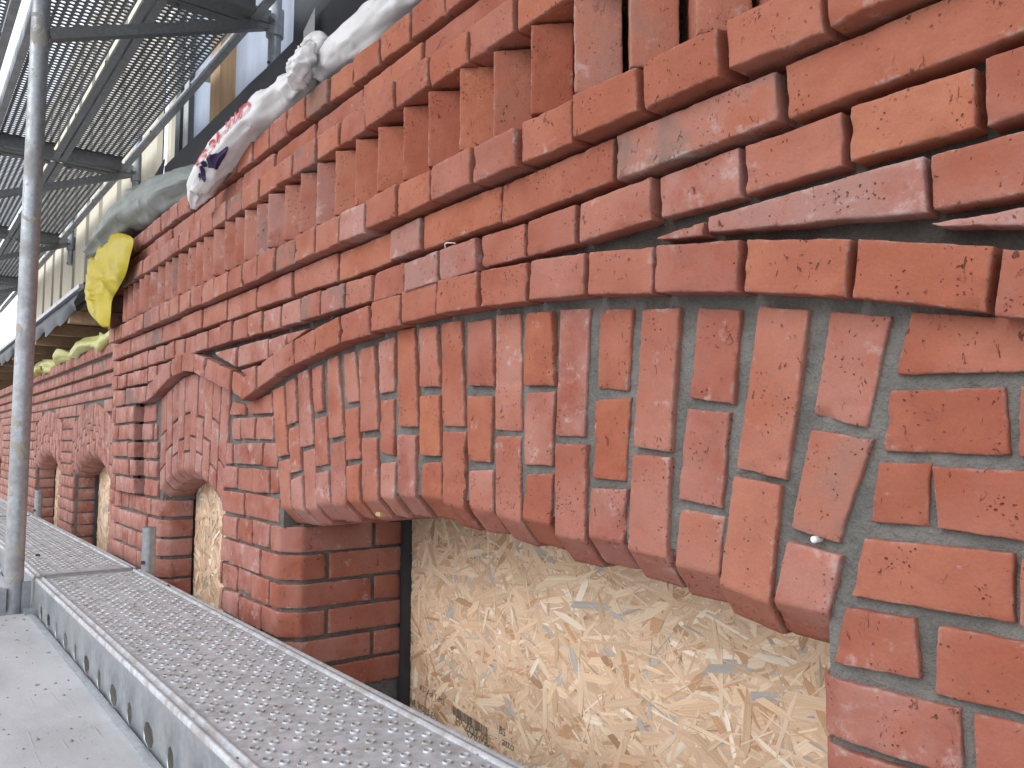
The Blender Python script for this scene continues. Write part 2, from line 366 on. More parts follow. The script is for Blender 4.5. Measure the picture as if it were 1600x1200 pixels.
def surf(A, B, depth=(0, .09, 0), tone=None, cell=None, r=.0027, amp=.0009, chips=None, jit=.0017, grow=.0017):
    """a brick whose seen skin is ruled between polyline A (left) and B (right), top to bottom"""
    A, B = np.asarray(A, float), np.asarray(B, float); depth = np.asarray(depth, float)
    BID[0] += 1; sd = BID[0] * 13
    mid = (A + B) / 2; seg = np.linalg.norm(np.diff(mid, axis=0), axis=1); L = seg.sum(); Wd = np.linalg.norm(A - B, axis=1).mean()
    dist = np.linalg.norm(mid.mean(0) - CAM)
    if cell is None: cell = .0042 if dist < 1.25 else .0052 if dist < 1.6 else .0075 if dist < 2.2 else .012 if dist < 3.2 else .022
    if dist > 3.2: jit *= .4; amp *= .6; chips = 0; r *= .8
    r = min(r, L * .2, Wd * .2)
    def par(T):
        n = max(1, int(round((T - 2 * r) / cell)))
        inner = np.linspace(r / T, 1 - r / T, n + 1)
        return np.concatenate([[0, .3 * r / T], inner, [1 - .3 * r / T, 1]]) if dist < 3.2 else np.concatenate([[0], inner, [1]])
    t, u = par(L), par(Wd)
    cum = np.concatenate([[0], np.cumsum(seg)]) / L
    ex = grow if dist < 3.2 else grow * .5
    uu = (B - A); uu = uu / (np.linalg.norm(uu, axis=1, keepdims=True) + 1e-9); A = A - uu * ex; B = B + uu * ex
    for Pn in (A, B):
        d0 = Pn[0] - Pn[1]; Pn[0] += d0 / np.linalg.norm(d0) * ex; d1 = Pn[-1] - Pn[-2]; Pn[-1] += d1 / np.linalg.norm(d1) * ex * (1 if len(A) == 2 else 0)
    At = np.stack([np.interp(t, cum, A[:, k]) for k in range(3)], -1); Bt = np.stack([np.interp(t, cum, B[:, k]) for k in range(3)], -1)
    P = At[:, None] * (1 - u)[None, :, None] + Bt[:, None] * u[None, :, None]
    du, dt = np.gradient(P, axis=1), np.gradient(P, axis=0)
    N = np.cross(du, dt); N /= np.linalg.norm(N, axis=-1, keepdims=True) + 1e-12
    N *= np.where((N @ depth) > 0, -1, 1)[..., None] if len(A) == 2 else (1 if (N.mean((0, 1)) @ depth) < 0 else -1)
    eu, et = np.minimum(u, 1 - u) * Wd, np.minimum(t, 1 - t) * L
    EU, ET = np.meshgrid(eu, et)
    e = np.minimum(EU, ET)
    rn = np.clip(.95 + .55 * vnoise(P * 55, sd), .3, 1.0) * r
    a, b_ = np.maximum(0, rn - EU), np.maximum(0, rn - ET)
    back = rn - np.sqrt(np.maximum(0, rn ** 2 - a ** 2 - b_ ** 2))
    cen = P.mean((0, 1))
    k_in = np.clip(1 - e / (r * 1.6), 0, 1) * jit * (.35 + .65 * (vnoise(P * 70, sd + 5) * .5 + .5 + .5 * vnoise(P * 190, sd + 7) + .7 * np.maximum(0, vnoise(P * 24, sd + 9))))
    tocen = np.stack([np.sign(.5 - u)[None, :] * (EU < r * 1.6), np.sign(.5 - t)[:, None] * (ET < r * 1.6)], -1)
    ud = (B - A).mean(0); ud /= np.linalg.norm(ud); td = (mid[-1] - mid[0]) / (np.linalg.norm(mid[-1] - mid[0]) + 1e-9)
    P = P + k_in[..., None] * (tocen[..., :1] * ud + tocen[..., 1:] * td)
    disp = amp * fbm(P * 17, sd + 20) + amp * .45 * vnoise(P * 95, sd + 30) - back
    gou = vnoise(P * np.array([30, 30, 55]), sd + 60); disp -= .0016 * np.clip((gou - .62) / .2, 0, 1)
    if chips is None: chips = RNG.integers(1, 6)
    for _ in range(int(chips)):             # knocked edges
        ce = RNG.random() * 4
        q = [(RNG.random(), 0), (RNG.random(), 1), (0, RNG.random()), (1, RNG.random())][int(ce) % 4]
        iu, it_ = int(q[0] * (len(u) - 1)), int(q[1] * (len(t) - 1)); rr = RNG.uniform(.004, .013)
        dd = np.linalg.norm(P - P[it_, iu], axis=-1) / rr
        disp -= np.clip(1 - dd, 0, 1) ** .7 * rr * .30 * (1 + .5 * vnoise(P * 160, sd + 44))
    P = P + N * disp[..., None]
    nt_, nu_ = P.shape[:2]; idx = np.arange(nt_ * nu_).reshape(nt_, nu_)
    Q = np.stack([idx[:-1, :-1], idx[1:, :-1], idx[1:, 1:], idx[:-1, 1:]], -1).reshape(-1, 4)
    loop = np.concatenate([idx[0, :-1], idx[:-1, -1], idx[-1, :0:-1], idx[:0:-1, 0]]); n = len(loop)
    V = P.reshape(-1, 3); dl = depth / np.linalg.norm(depth)
    if len(A) > 2:                          # folded skins: go straight in from wherever the rim is
        dn = -N.reshape(-1, 3)[loop]; V = np.concatenate([V, V[loop] + dn * .006, V[loop] + dn * .022])
    else: V = np.concatenate([V, V[loop] + dl * .007, V[loop] + depth])
    k0 = nt_ * nu_; j = np.arange(n); jn = (j + 1) % n
    Q = np.concatenate([Q, np.stack([loop[j], loop[jn], k0 + jn, k0 + j], -1), np.stack([k0 + j, k0 + jn, k0 + n + jn, k0 + n + j], -1)])
    if tone is None: tone = pick_tone()
    tone = list(tone); tone[1] = min(1.0, tone[1] + .65 * float(np.clip((-P[..., 0].mean() - 1.2) / 1.6, 0, 1)))   # paler towards the far end: stronger light put into the tone, plus some dust
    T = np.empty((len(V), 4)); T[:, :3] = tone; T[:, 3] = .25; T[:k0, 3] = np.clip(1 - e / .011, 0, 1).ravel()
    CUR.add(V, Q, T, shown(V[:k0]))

def quad(w, tl, tr, br, bl, depth=.09, jw=.0018, **kw):     # a facing brick given by its four corners as (x, z)
    ww = w + RNG.normal(0, jw)
    f = lambda p: (p[0], -ww, p[1])
    surf([f(tl), f(bl)], [f(tr), f(br)], (0, depth, 0), **kw)
def qpx(w, pts, **kw):                      # corners sighted on the face plane: TL TR BR BL
    c = [at_w(x, y, w)[[0, 2]] for x, y in pts]; quad(w, *c, **kw)
JW = .010
def course(w, zb, zt, joints, hue=(.1, .55), pale=(0, .4), burnt=.04, depth=.09, extend=None, jz=.0016, jw=.0022, gap=JW + .002, tones={}, **kw):
    """a level course; joints are sighted from right to left, extend = lengths repeated beyond the last joint to the right"""
    zm = (zb + zt) / 2; xs = [x_at(j, w, zm) for j in joints]
    if extend:
        k = 0; x = xs[0]
        while x < .30: x += extend[k % len(extend)]; xs.insert(0, x); k += 1
    tx_ = {x_at(j, w, zm): v for j, v in tones.items()}
    for xr, xl in zip(xs[:-1], xs[1:]):
        if xr - xl < .015: continue
        d = RNG.normal(0, jz, 4); g = gap / 2 + RNG.normal(0, .0012, 2); tilt = RNG.normal(0, .0012)
        quad(w, (xl + g[0], zt + d[0]), (xr - g[1], zt + d[1]), (xr - g[1] + tilt, zb + d[2]), (xl + g[0] + tilt, zb + d[3]),
             depth=depth, jw=jw, tone=next((v for q, v in tx_.items() if abs(q - xr) < 1e-6), None) or pick_tone(hue, pale, burnt), **kw)

# level joint lines (centres), shared by the whole front
ZJ = dict(a=.395, b=.329, c=.267, d=.207, e=.138, f=.068, g=.0015, h=-.0655, i=-.1325, j=-.200, k=-.266, l=-.334, m=-.402, n=-.470, o=-.538, p=-.606, q=-.674)
KEYS = list('abcdefghijklmnopq')
def row(k):                                 # (bottom, top) of the course standing on joint k
    i = KEYS.index(k); return ZJ[k] + .0052, ZJ[KEYS[i - 1]] - .0052
XE = -3.615                                 # far end of the front part of the wall
W_UP = .030                                 # the upper brickwork stands proud of the arches and piers

main = thing('brick_wall', 'near red brick wall with the wide window arch, sawtooth brick course and projecting bands', 'brick wall', (-1.6, .15, -ZC))

# --- upper courses -------------------------------------------------------------------------------------------------
ORG = dict(hue=(.15, 1.0), pale=(0, .35), burnt=.07)
J_L1 = [1288, 1126, 999, 892, 808, 737.5, 673, 620, 571, 528.5, 490.5, 458.5, 427.5, 400, 376, 353.5, 331, 312.5, 295, 278, 263, 248, 234, 222.5, 210.5, 188.7, 178.5, 169.5]
course(.060, .3985, .4545, J_L1, extend=[.13], depth=.115, tones={1288: [.6, .15, 0], 1126: [.35, .05, 0], 999: [.55, .1, 0], 892: [.6, .15, 0], 808: [.1, .35, .1], 737.5: [.2, .3, 0], 673: [.8, .1, 0], 571: [.2, .9, 0]}, **ORG)
J_L2 = [1000, 897, 803, 731, 669.6, 617, 570, 528, 492.5, 457, 429.5, 402, 376, 352.5, 332, 312.5, 294, 279, 263, 248, 234, 222.5, 209.5, 200, 189, 171]
course(.060, .6000, .6515, J_L2, extend=[.13], depth=.125, **ORG)
J_ST = [930, 797, 662, 567, 491, 429.5, 378.5, 337, 303, 270, 242.5, 219, 200, 180]
course(.040, .6560, .7045, J_ST, extend=[.26], **ORG)
J_DK = [815, 752, 696, 640, 592, 549, 512, 477.5, 447, 419, 394, 370, 348, 328, 311, 294, 278, 264, 251, 237.5, 224, 212, 203, 194, 184]
course(.052, .7160, .7710, J_DK, extend=[.13], depth=.14, **ORG)
xs0 = x_at(560, -.02, .80)
for k in range(12):                         # one more course, set back, starts behind the sack
    quad(-.02, (xs0 + .13 * k + .005, .835), (xs0 + .13 * k + .125, .835), (xs0 + .13 * k + .125, .780), (xs0 + .13 * k + .005, .780), tone=pick_tone(**ORG))
# sawtooth course: bricks on edge, turned 45 degrees
TEETH = [1088, 984, 900, 832, 770, 720, 672, 630, 591, 555, 525, 495.5, 470, 445, 421, 400, 382, 367, 352.5, 336, 319, 306, 292.5, 279, 268.7, 257.5, 245.6, 233.7, 225.6, 217, 208, 200, 193]
tx = [x_at(p, .055, .53) for p in TEETH]
while tx[0] < .3: tx.insert(0, tx[0] + .101)
d45 = np.array([1, 1, 0]) / math.sqrt(2); n45 = np.array([-1, 1, 0]) / math.sqrt(2)
special = {900: [1.0, .65, .25], 984: [1.0, .45, .45], 832: [.3, 0, 0], 770: [.4, 0, .2], 720: [.95, .05, 0], 672: [.35, .05, 0], 591: [.8, .1, 0], 525: [.95, .2, 0], 495.5: [.1, .5, .2], 400: [.1, .8, .5], 421: [.1, .9, .2], 268.7: [.1, .8, .6]}
for i, X in enumerate(tx):
    z0, z1 = .4625 + RNG.normal(0, .0015), .5925 + RNG.normal(0, .0018); w = .0565 + RNG.normal(0, .002)
    p = np.array([X, -w, 0]); q = p + d45 * (.062 + RNG.normal(0, .0015))
    tn = pick_tone((.2, 1.0), (0, .35), .08)
    for px, tv in special.items():
        if abs(X - x_at(px, .055, .53)) < 1e-6: tn = tv
    lift = lambda v, z: (v[0], v[1], z)
    surf([lift(p, z1), lift(p, z0)], [lift(q, z1), lift(q, z0)], n45 * .13, tone=tn)
for z0, z1 in ((.462, .524), (.532, .594)): quad(.055, (XE, z1), (XE + .05, z1), (XE + .05, z0), (XE, z0))

J_R1 = [1222, 961, 783, 660, 609, 526, 456, 400, 354, 317, 283, 252.5, 226, 204, 182, 175]
zb, zt = row('b'); course(W_UP + .006, zb, zt, J_R1, extend=[.258], hue=(.2, .7), pale=(0, .5), burnt=.12, tones={1222: [.85, .75, .75], 961: [.35, .1, 0], 783: [.75, .05, 0], 660: [.1, .8, .2], 609: [.9, .1, 0]})
J_R2 = [1529, 1322, 1157, 1020, 901, 819, 746, 685, 631, 582.5, 539.5, 501, 469, 438, 410, 387.5, 362.5, 344, 324, 304.5, 287.5, 272, 257.5, 244, 231, 219, 207, 196, 185, 175]
zb, zt = row('c'); course(W_UP, zb, zt, J_R2, extend=[.130], hue=(.1, .6), pale=(0, .6), tones={1529: [1.0, .1, 0], 1322: [.55, .3, 0], 1157: [.35, .9, 0], 1020: [.45, .45, 0], 901: [.3, .3, 0], 746: [.1, .7, .2], 685: [.1, .8, .3]})
# third course, cut to the hood
MID = dict(jw=.001)
for pts, tn in (([(1453, 243), (1660, 186), (1660, 291), (1456, 326)], [.4, .35, 0]), ([(1106, 340), (1441, 243), (1446, 331), (1108, 362)], [.1, .95, .25]),
                ([(1024, 371), (1095, 346), (1096, 367), (1030, 374)], [.1, .7, 0]), ([(1456, 348), (1599, 324), (1599, 350), (1462, 352)], [.1, .9, 0]),
                ([(1606, 322), (1700, 306), (1700, 352), (1606, 350)], [.2, .6, 0]),
                ([(420, 531), (446, 522), (445, 541), (421, 556)], [.2, .5, 0]), ([(447.5, 522), (480, 513.5), (459, 530), (449, 536)], [.3, .5, 0]),
                ([(371, 541), (417, 529), (417, 560), (371, 573)], [.1, .6, 0]), ([(335, 551), (367, 543), (367, 572), (342, 558)], [.2, .6, 0]), ([(376, 578), (399, 571), (391, 585), (382, 586)], [.1, .6, 0])):
    qpx(W_UP, pts, tone=tn, **MID)
J_R3 = [262, 257.5, 244, 231, 218.5, 207, 197, 190, 183, 175]
zb, zt = row('d'); course(W_UP, zb, zt, J_R3, hue=(0, .5), pale=(0, .6))
zb, zt = row('e'); course(W_UP, zb, zt, [227.5, 216, 195, 185.5, 175], hue=(0, .5), pale=(0, .6))

# --- the two hoods ---------------------------------------------------------------------------------------------------
BIGC, BIGR = np.array([-1.1641, -3.9497]), 4.1650
def hood_big(x): return BIGC[1] + np.sqrt(np.maximum(0, BIGR ** 2 - (x - BIGC[0]) ** 2)) - .010 * np.clip((np.abs(x - BIGC[0]) - .72) / .2, 0, 1)
SMH = np.array([[-3.148, .137], [-3.0, .154], [-2.877, .182], [-2.741, .214], [-2.632, .222], [-2.519, .213], [-2.403, .190], [-2.295, .163], [-2.179, .138], [-2.072, .110]])
def hood_small(x): return np.interp(x, SMH[:, 0], SMH[:, 1])
XV = -2.072                                 # valley between the hoods
def hood(x): return np.where(np.asarray(x) > XV, hood_big(np.maximum(x, XV)), hood_small(x))
def hood_bricks(fun, joints, w, th=.0560, tones=None, xr_ext=0):
    xs = [float(at_w(px, py, w)[0]) for px, py in joints]
    for k in range(xr_ext): xs.insert(0, xs[0] + .125)
    for k, (xr, xl) in enumerate(zip(xs[:-1], xs[1:])):
        def nrm(x):
            h = 1e-3; s = (fun(x + h) - fun(x - h)) / (2 * h); n = np.array([-s, 1.0]); return n / np.linalg.norm(n)
        g = .0048; s = float(fun(xr) - fun(xl)) / (xr - xl); cs = 1 / math.sqrt(1 + s * s)
        xl2, xr2 = xl + g * cs, xr - g * cs; j = RNG.normal(0, .0012, 2)
        ml = mr = nrm((xl + xr) / 2) * .35 + np.array([0, 1.0]) * .65
        ml = ml / ml[1]; mr = mr / mr[1]
        bl = np.array([xl2, float(fun(xl2)) + j[0]]); br = np.array([xr2, float(fun(xr2)) + j[1]])
        quad(w, bl + nrm(xl2) * th * np.array([.55, 1]), br + nrm(xr2) * th * np.array([.55, 1]), br, bl, depth=.10, jw=.0018,
             tone=(tones or {}).get(k, pick_tone((.1, .6), (0, .45), .03)))
HJ = [(1543, 465), (1322, 457), (1155, 450), (1019, 452), (912, 465), (822, 475), (747, 482), (681, 494), (624, 505), (576, 520), (531, 535), (491, 550), (458, 566), (427.5, 582), (400, 605), (377, 624)]
hood_bricks(hood_big, HJ, W_UP, xr_ext=4, tones={4: [.65, .1, 0], 5: [.6, .1, 0]})
SJ = [(377, 624), (358, 611), (337, 601), (317.5, 590), (301, 581), (283, 580), (267, 587), (252, 604), (238, 618), (227.5, 625)]
hood_bricks(hood_small, SJ, W_UP, th=.056)

for k in 'defg':                            # the same courses running on past the hood, cut to its back
    zb, zt = row(k); x = -.232 + (.06 if k in 'eg' else 0)
    while x < .30:
        a, b_ = x + .005, x + .125; za, zb_ = max(zb, float(hood_big(a)) + .070), max(zb, float(hood_big(b_)) + .070)
        if zt - zb_ > .014: quad(W_UP, (a, zt), (b_, zt), (b_, zb_), (a, min(za, zt - .006)))
        x += .130

# --- big arch: voussoirs sighted one by one on the face (TL TR BR BL); the lowest of each column is chamfered ------------
ARCH = [
 [[(427, 610), (443, 603), (450, 710), (434, 714)], [(435, 722), (451, 717), (455, 796), (440, 795)]],
 [[(446, 599), (459, 590), (463, 658), (449, 664)], [(451, 670), (467.5, 665), (469, 735), (453, 739)], [(455, 750), (471, 743), (474, 799), (457, 794)]],
 [[(466, 585), (481.5, 577), (489, 694), (470, 699)], [(471, 706), (489, 701), (492, 797), (475.5, 797)]],
 [[(487.5, 577), (502, 569), (503, 641), (491, 645.5)], [(490, 655), (507.5, 650), (510, 725), (491, 729)], [(491.5, 740), (510, 736), (513, 788), (493, 790)]],
 [[(511, 563), (526.5, 555.5), (536, 681), (514, 685)], [(515, 694), (536, 689), (539, 791), (517, 790)]],
 [[(536, 553), (552, 549), (559, 626), (539, 630)], [(539, 640), (559, 636), (560, 716), (541, 719)], [(540, 729), (560, 726), (561, 785), (543, 783)]],
 [[(562, 547), (584, 540), (590, 671), (564, 675)], [(564, 685), (587, 684), (588, 786), (566, 785)]],
 [[(591, 535), (615, 527), (614, 611), (592, 615)], [(594, 626), (613, 624), (613, 711), (593, 707)], [(592.5, 725), (615, 722.5), (613, 782), (592.5, 778)]],
 [[(622, 517), (646, 512), (652, 667), (621, 666)], [(621, 680), (648, 680), (648, 779), (622, 776)]],
 [[(656, 513), (681, 510), (687, 604), (657, 604)], [(656, 619), (686, 617), (687, 712), (657, 711)], [(658, 725), (686, 722), (687, 783), (657, 778)]],
 [[(690, 506), (719, 501), (724, 666), (691, 666)], [(692, 675), (725, 675), (723, 797), (692, 789)]],
 [[(731, 504), (767, 499), (769, 604), (731, 602)], [(729, 619), (767, 619), (763, 722), (730, 720)], [(731, 737), (767, 735), (767, 803), (732, 798)]],
 [[(772, 492), (809, 489), (812, 674), (771, 671)], [(771, 682), (810, 682), (810, 820), (773, 808)]],
 [[(824, 490), (862, 487), (865, 603), (820, 602)], [(819, 615), (865, 612), (859, 727), (816, 726)], [(820, 742), (861, 741), (856, 824), (815, 813)]],
 [[(874, 484), (919, 482), (909, 682), (867, 680)], [(867, 694), (914, 695), (912, 849), (867, 840)]],
 [[(935, 484), (985, 482), (977, 610), (932, 606)], [(927, 626), (981, 621), (972, 751), (924, 747)], [(924, 764), (977, 766), (972, 852), (920, 842)]],
 [[(1004, 484), (1060, 481), (1046, 706), (990, 697)], [(989, 710), (1046, 716), (1040, 877), (981, 862)]],
 [[(1091, 480), (1155, 485), (1142, 630), (1077, 621)], [(1072, 639), (1137, 645), (1125, 794), (1059, 779)], [(1060, 797), (1126, 809), (1117, 903), (1050, 889)]],
 [[(1186, 479), (1262, 485), (1227, 750), (1151, 730)], [(1147, 745), (1219, 760), (1200, 947), (1124, 917)]],
 [[(1296, 486), (1389, 495), (1350, 669), (1270, 647)], [(1266, 672), (1360, 687), (1307, 847), (1234, 825)], [(1230, 847), (1312, 870), (1292, 963), (1210, 945)]],
]
ATONE = {(0, 0): [.95, .0, 0], (9, 1): [.85, 0, 0], (11, 1): [.6, .05, 0], (19, 1): [.75, .45, .35], (15, 1): [.55, .0, 0], (14, 0): [0, .8, 0], (13, 0): [.5, 0, 0], (10, 0): [.5, .2, 0]}
CH_Y, CH_Z = .036, .036                     # chamfer into the opening
def voussoir(tl, tr, br, bl, w, chamfer, tone, soffit=.10, cy=CH_Y, cz=CH_Z, **kw):
    w = w + RNG.normal(0, .0016)
    if not chamfer: quad(w, tl, tr, br, bl, jw=0, tone=tone, **kw); return
    dirv = lambda a, b: (np.array(b) - np.array(a)) / np.linalg.norm(np.array(b) - np.array(a))
    A = [(tl[0], -w, tl[1]), (bl[0], -w, bl[1])]; B = [(tr[0], -w, tr[1]), (br[0], -w, br[1])]
    for P, a, b in ((A, tl, bl), (B, tr, br)):
        v = dirv(a, b); e = np.array([b[0] + v[0] * cz, -w + cy, b[1] + v[1] * cz]); P.insert(2, tuple(e)); P.append((e[0], e[1] + soffit, e[2]))
        P[1] = tuple(np.array([b[0], -w, b[1]]) - np.array([v[0], 0, v[1]]) * .004)
    surf(A, B, (0, .012, .02) if soffit else (0, .09, 0), tone=tone, **kw)
for ci, colm in enumerate(ARCH):
    for bi, pts in enumerate(colm):
        c = [at_w(x, y, 0)[[0, 2]] for x, y in pts]
        tn = ATONE.get((ci, bi), pick_tone((.0, .75), (.0, .7), .0))
        voussoir(*c, 0.0, bi == len(colm) - 1, tn, soffit=.16)

# --- wall to the right of the arch -------------------------------------------------------------------------------------
for pts, tn in (([(1425, 488), (1620, 499), (1620, 579), (1400, 585)], [.5, .15, 0]), ([(1390, 611), (1567, 605), (1575, 711), (1377, 705)], [.35, .1, 0]),
                ([(1593, 605), (1800, 607), (1800, 722), (1592, 714)], [.3, .4, 0]), ([(1372, 724), (1450, 725), (1447, 823), (1356, 815)], [.35, .1, 0]),
                ([(1457, 730), (1690, 742), (1690, 858), (1465, 826)], [.45, .2, 0]), ([(1350, 842), (1582, 865), (1583, 973), (1330, 931)], [.45, .1, 0]),
                ([(1596, 868), (1800, 890), (1800, 1012), (1596, 977)], [.3, .2, 0]), ([(1322, 951), (1427, 967), (1436, 1060), (1304, 1035)], [.35, .3, 0]),
                ([(1465, 980), (1690, 1022), (1690, 1138), (1460, 1085)], [.4, .2, 0])):
    qpx(0, pts, tone=tn)
xf = float(at_w(1800, 550, 0)[0])
for k, (zb, zt) in enumerate(((.064, .118), (-.010, .050), (-.083, -.022), (-.157, -.094), (-.232, -.166), (-.30, -.240), (-.37, -.308), (-.44, -.378))):
    x = xf if k in (1, 3) else float(at_w(1690, 550, 0)[0]) - .0; x += .011
    while x < .30:
        l = .25 if k % 2 else .12; quad(0, (x, zt), (x + l, zt), (x + l, zb), (x, zb)); x += l + .011
# right jamb below the springing: bullnosed returns
XJR = -.470                                 # opening side of the right jamb
for k, (zt, zb) in enumerate(((-.2325, -.2900), (-.300, -.357), (-.367, -.424), (-.434, -.491), (-.501, -.558), (-.568, -.625))):
    xr = -.325 if k % 2 == 0 else -.240
    h = RNG.normal(0, .001, 2)
    pr = [(xr, 0), (XJR + .034, 0), (XJR + .012, .010), (XJR, .032), (XJR, .15)]
    surf([(x, y, zt + h[0]) for x, y in pr[::-1]], [(x, y, zb + h[1]) for x, y in pr[::-1]], (.03, .04, 0), tone=[.15, .55, 0] if k == 0 else None)
    x = xr + .011
    while x < .30: quad(0, (x, zt), (x + .25, zt), (x + .25, zb), (x, zb)); x += .261

# --- pier between the windows and the left jamb of the wide window --------------------------------------------------------
XJL, XRV = -1.865, -1.830                   # front corner and reveal of the left jamb
def px_row(k, joints, w=0.0, **kw):
    zb, zt = row(k); course(w, zb, zt, joints, hue=(.0, .45), pale=(.05, .6), **kw)
px_row('g', [426, 397, 374, 360]); px_row('h', [432, 409, 363.5, 353]); px_row('i', [436, 421.5, 395, 371, 349])
qpx(0, [(384, 632), (423, 614), (424, 645), (390, 647)], tone=[.2, .2, 0]); qpx(0, [(362, 627), (381, 632), (381, 648), (359, 648)], tone=[.3, .1, 0])
px_row('j', [436, 381, 346.5])              # row under the springing
for k, js in (('k', [421.5, 393.5, 370, 348.5, 345]), ('l', [406.5, 357, 343]), ('m', [420.5, 391.5, 368, 345.6, 342]), ('n', [407, 373, 347, 341]), ('o', [428, 391, 366, 341])):
    px_row(k, js)
def corner(k, px_l, xj, xrv, yrv, y_end, tone=None):
    """jamb brick that turns the chamfered corner: front, chamfer, reveal (runs left to right, then inwards)"""
    zb, zt = row(k); h = RNG.normal(0, .0012, 2); w = RNG.normal(0, .0015)
    xl = px_l
    pr = [(xl, w), (xj - .003, w), (xrv, yrv), (xrv, y_end)]
    surf([(x, y, zt + h[0]) for x, y in pr], [(x, y, zb + h[1]) for x, y in pr], (-.03, .03, 0), tone=tone or pick_tone((0, .5), (.05, .5), 0), amp=.0009)
def reveal(k, xrv, y0, y1, **kw):
    zb, zt = row(k); h = RNG.normal(0, .0012, 4); x = xrv + RNG.normal(0, .0012)
    surf([(x, y0, zt + h[0]), (x, y0, zb + h[1])], [(x, y1, zt + h[2]), (x, y1, zb + h[3])], (-.09, 0, 0), tone=pick_tone((.1, .6), (0, .3), 0), **kw)
for i, (k, pl) in enumerate((('k', 421.5), ('l', 406.5), ('m', 420.5), ('n', 407), ('o', 428), ('p', 411))):
    zb, zt = row(k); xl = x_at(pl, 0, (zb + zt) / 2) + .005
    long = i % 2 == 0
    ym = .2337 if long else .109
    corner(k, xl, XJL, XRV, .042, ym - .005); reveal(k, XRV, ym + .005, .312)

# --- small window left of the pier: jamb, arch, pier beyond ---------------------------------------------------------------
SXL, SXR = -2.949, -2.302
for k, js in (('k', [225, 211.5, 200, 190, 180, 172]), ('l', [206, 184, 171.5]), ('m', [222, 211.5, 199, 188, 179, 171]), ('n', [214, 193, 173, 170]), ('o', [222, 206, 190, 175, 169]), ('p', [210, 185, 169])):
    zb, zt = row(k); js2 = ([236] if k in ('k', ) else [230] if k in ('l', 'n', 'p') else []) + js
    px_row(k, js2); xl = x_at(js2[0], 0, (zb + zt) / 2) + .005
    corner(k, xl, SXL, SXL + .031, .034, .107)
zb, zt = row('j'); course(0, zb, zt, [245.5, 224], hue=(.2, .3))
for k, js in (('f', [242, 223]), ('g', [243.5, 239, 223]), ('h', [245, 231, 223]), ('i', [246, 234, 227, 223])): px_row(k, js)
qpx(0, [(222, 634), (239, 632), (240.5, 658), (222, 658)]) if False else None
# the strip that carries the proud brickwork down beside the far end
for k, js in (('f', [208.5, 200, 180, 175]), ('g', [208.5, 201, 185, 175]), ('h', [208.5, 199, 188, 174.5]), ('i', [208.5, 200, 187.5, 174]), ('j', [208.5, 192.5, 180, 173])):
    zb, zt = row(k); course(W_UP, zb, zt, js, hue=(.0, .5), pale=(0, .5), depth=.10)
SC = (np.array([-2.628, -.7658]), .6702)
def sm_intr(x): return SC[0][1] + np.sqrt(np.maximum(.01, SC[1] ** 2 - (x - SC[0][0]) ** 2))
tops = np.linspace(-2.985, -2.262, 11); bots = np.linspace(-2.952, -2.288, 11)
for i in range(10):
    cuts = [0, .40, .80, 1] if i % 2 == 0 else [0, .64, 1]
    cuts = [c + (RNG.normal(0, .025) if 0 < c < 1 else 0) for c in cuts]
    def pt(x_t, x_b, s):
        zt_ = float(hood_small(x_t)) - .010; zb_ = float(sm_intr(x_b)) + .006
        return np.array([x_t + (x_b - x_t) * s, zt_ + (zb_ - zt_) * s])
    for a, b in zip(cuts[:-1], cuts[1:]):
        L = .29; ga, gb = (0 if a == 0 else .0048 / L), (0 if b == 1 else .0048 / L); g = .0050
        tl, tr = pt(tops[i] + g, bots[i] + g, a + ga), pt(tops[i + 1] - g, bots[i + 1] - g, a + ga)
        bl, br = pt(tops[i] + g, bots[i] + g, b - gb), pt(tops[i + 1] - g, bots[i + 1] - g, b - gb)
        voussoir(tl, tr, br, bl, 0.0, b == 1, pick_tone((.0, .35), (.1, .7), .02), soffit=.075, cy=.034, cz=.030, cell=.010, jit=.0010, chips=0, r=.0030)
# right jamb of the small window: returns hidden from here but there
for k in 'klmnop':
    zb, zt = row(k); surf([(SXR - .012, .02, zt), (SXR - .012, .02, zb)], [(SXR - .012, .11, zt), (SXR - .012, .11, zb)], (.06, 0, 0))
# far end of the front part: return towards the far wall
for ki, k in enumerate(KEYS[1:]):
    zb, zt = row(k); surf([(XE - .004, .005, zt), (XE - .004, .005, zb)], [(XE - .004, .085, zt), (XE - .004, .085, zb)], (.06, 0, 0), cell=.05)
CUR.build(main, 300)

# --- mortar bed behind the bricks --------------------------------------------------------------------------------------
def sheet(name, root, mat, xs, zs, keep, wfun, amp=.0026, seed=3, zmap=None):
    """upright rough sheet at y = -wfun, with cells dropped where keep(x, z) is False"""
    X, Z = np.meshgrid(xs, zs, indexing='ij')
    if zmap: Z = zmap(X, Z)
    P = np.stack([X, -wfun(X, Z), Z], -1); P[..., 1] -= amp * (fbm(P * 45, seed) + .5 * vnoise(P * 20, seed + 8))
    i = np.arange(X.size).reshape(X.shape); Q = np.stack([i[:-1, :-1], i[1:, :-1], i[1:, 1:], i[:-1, 1:]], -1)
    xm, zm = (X[:-1, :-1] + X[1:, 1:]) / 2, (Z[:-1, :-1] + Z[1:, 1:]) / 2
    Q = Q[keep(xm, zm)]
    u, inv = np.unique(Q, return_inverse=True)
    return link_mesh(name, P.reshape(-1, 3)[u], inv.reshape(-1, 4), root, mat, True)
def grade(a, b, fine, coarse, split):
    return np.concatenate([np.arange(a, split, coarse), np.arange(split, b, fine)])
def intr_big(x): return -3.6368 + np.sqrt(3.5314 ** 2 - (x + 1.1716) ** 2)
def keep_low(x, z):
    big = (x > XJL - .004) & (x < XJR + np.where(z > -.24, .024, .018)) & (z < intr_big(x) + .010)
    sml = (x > SXL - .004) & (x < SXR + .004) & (z < sm_intr(x) + .012)
    return ~(big | sml)
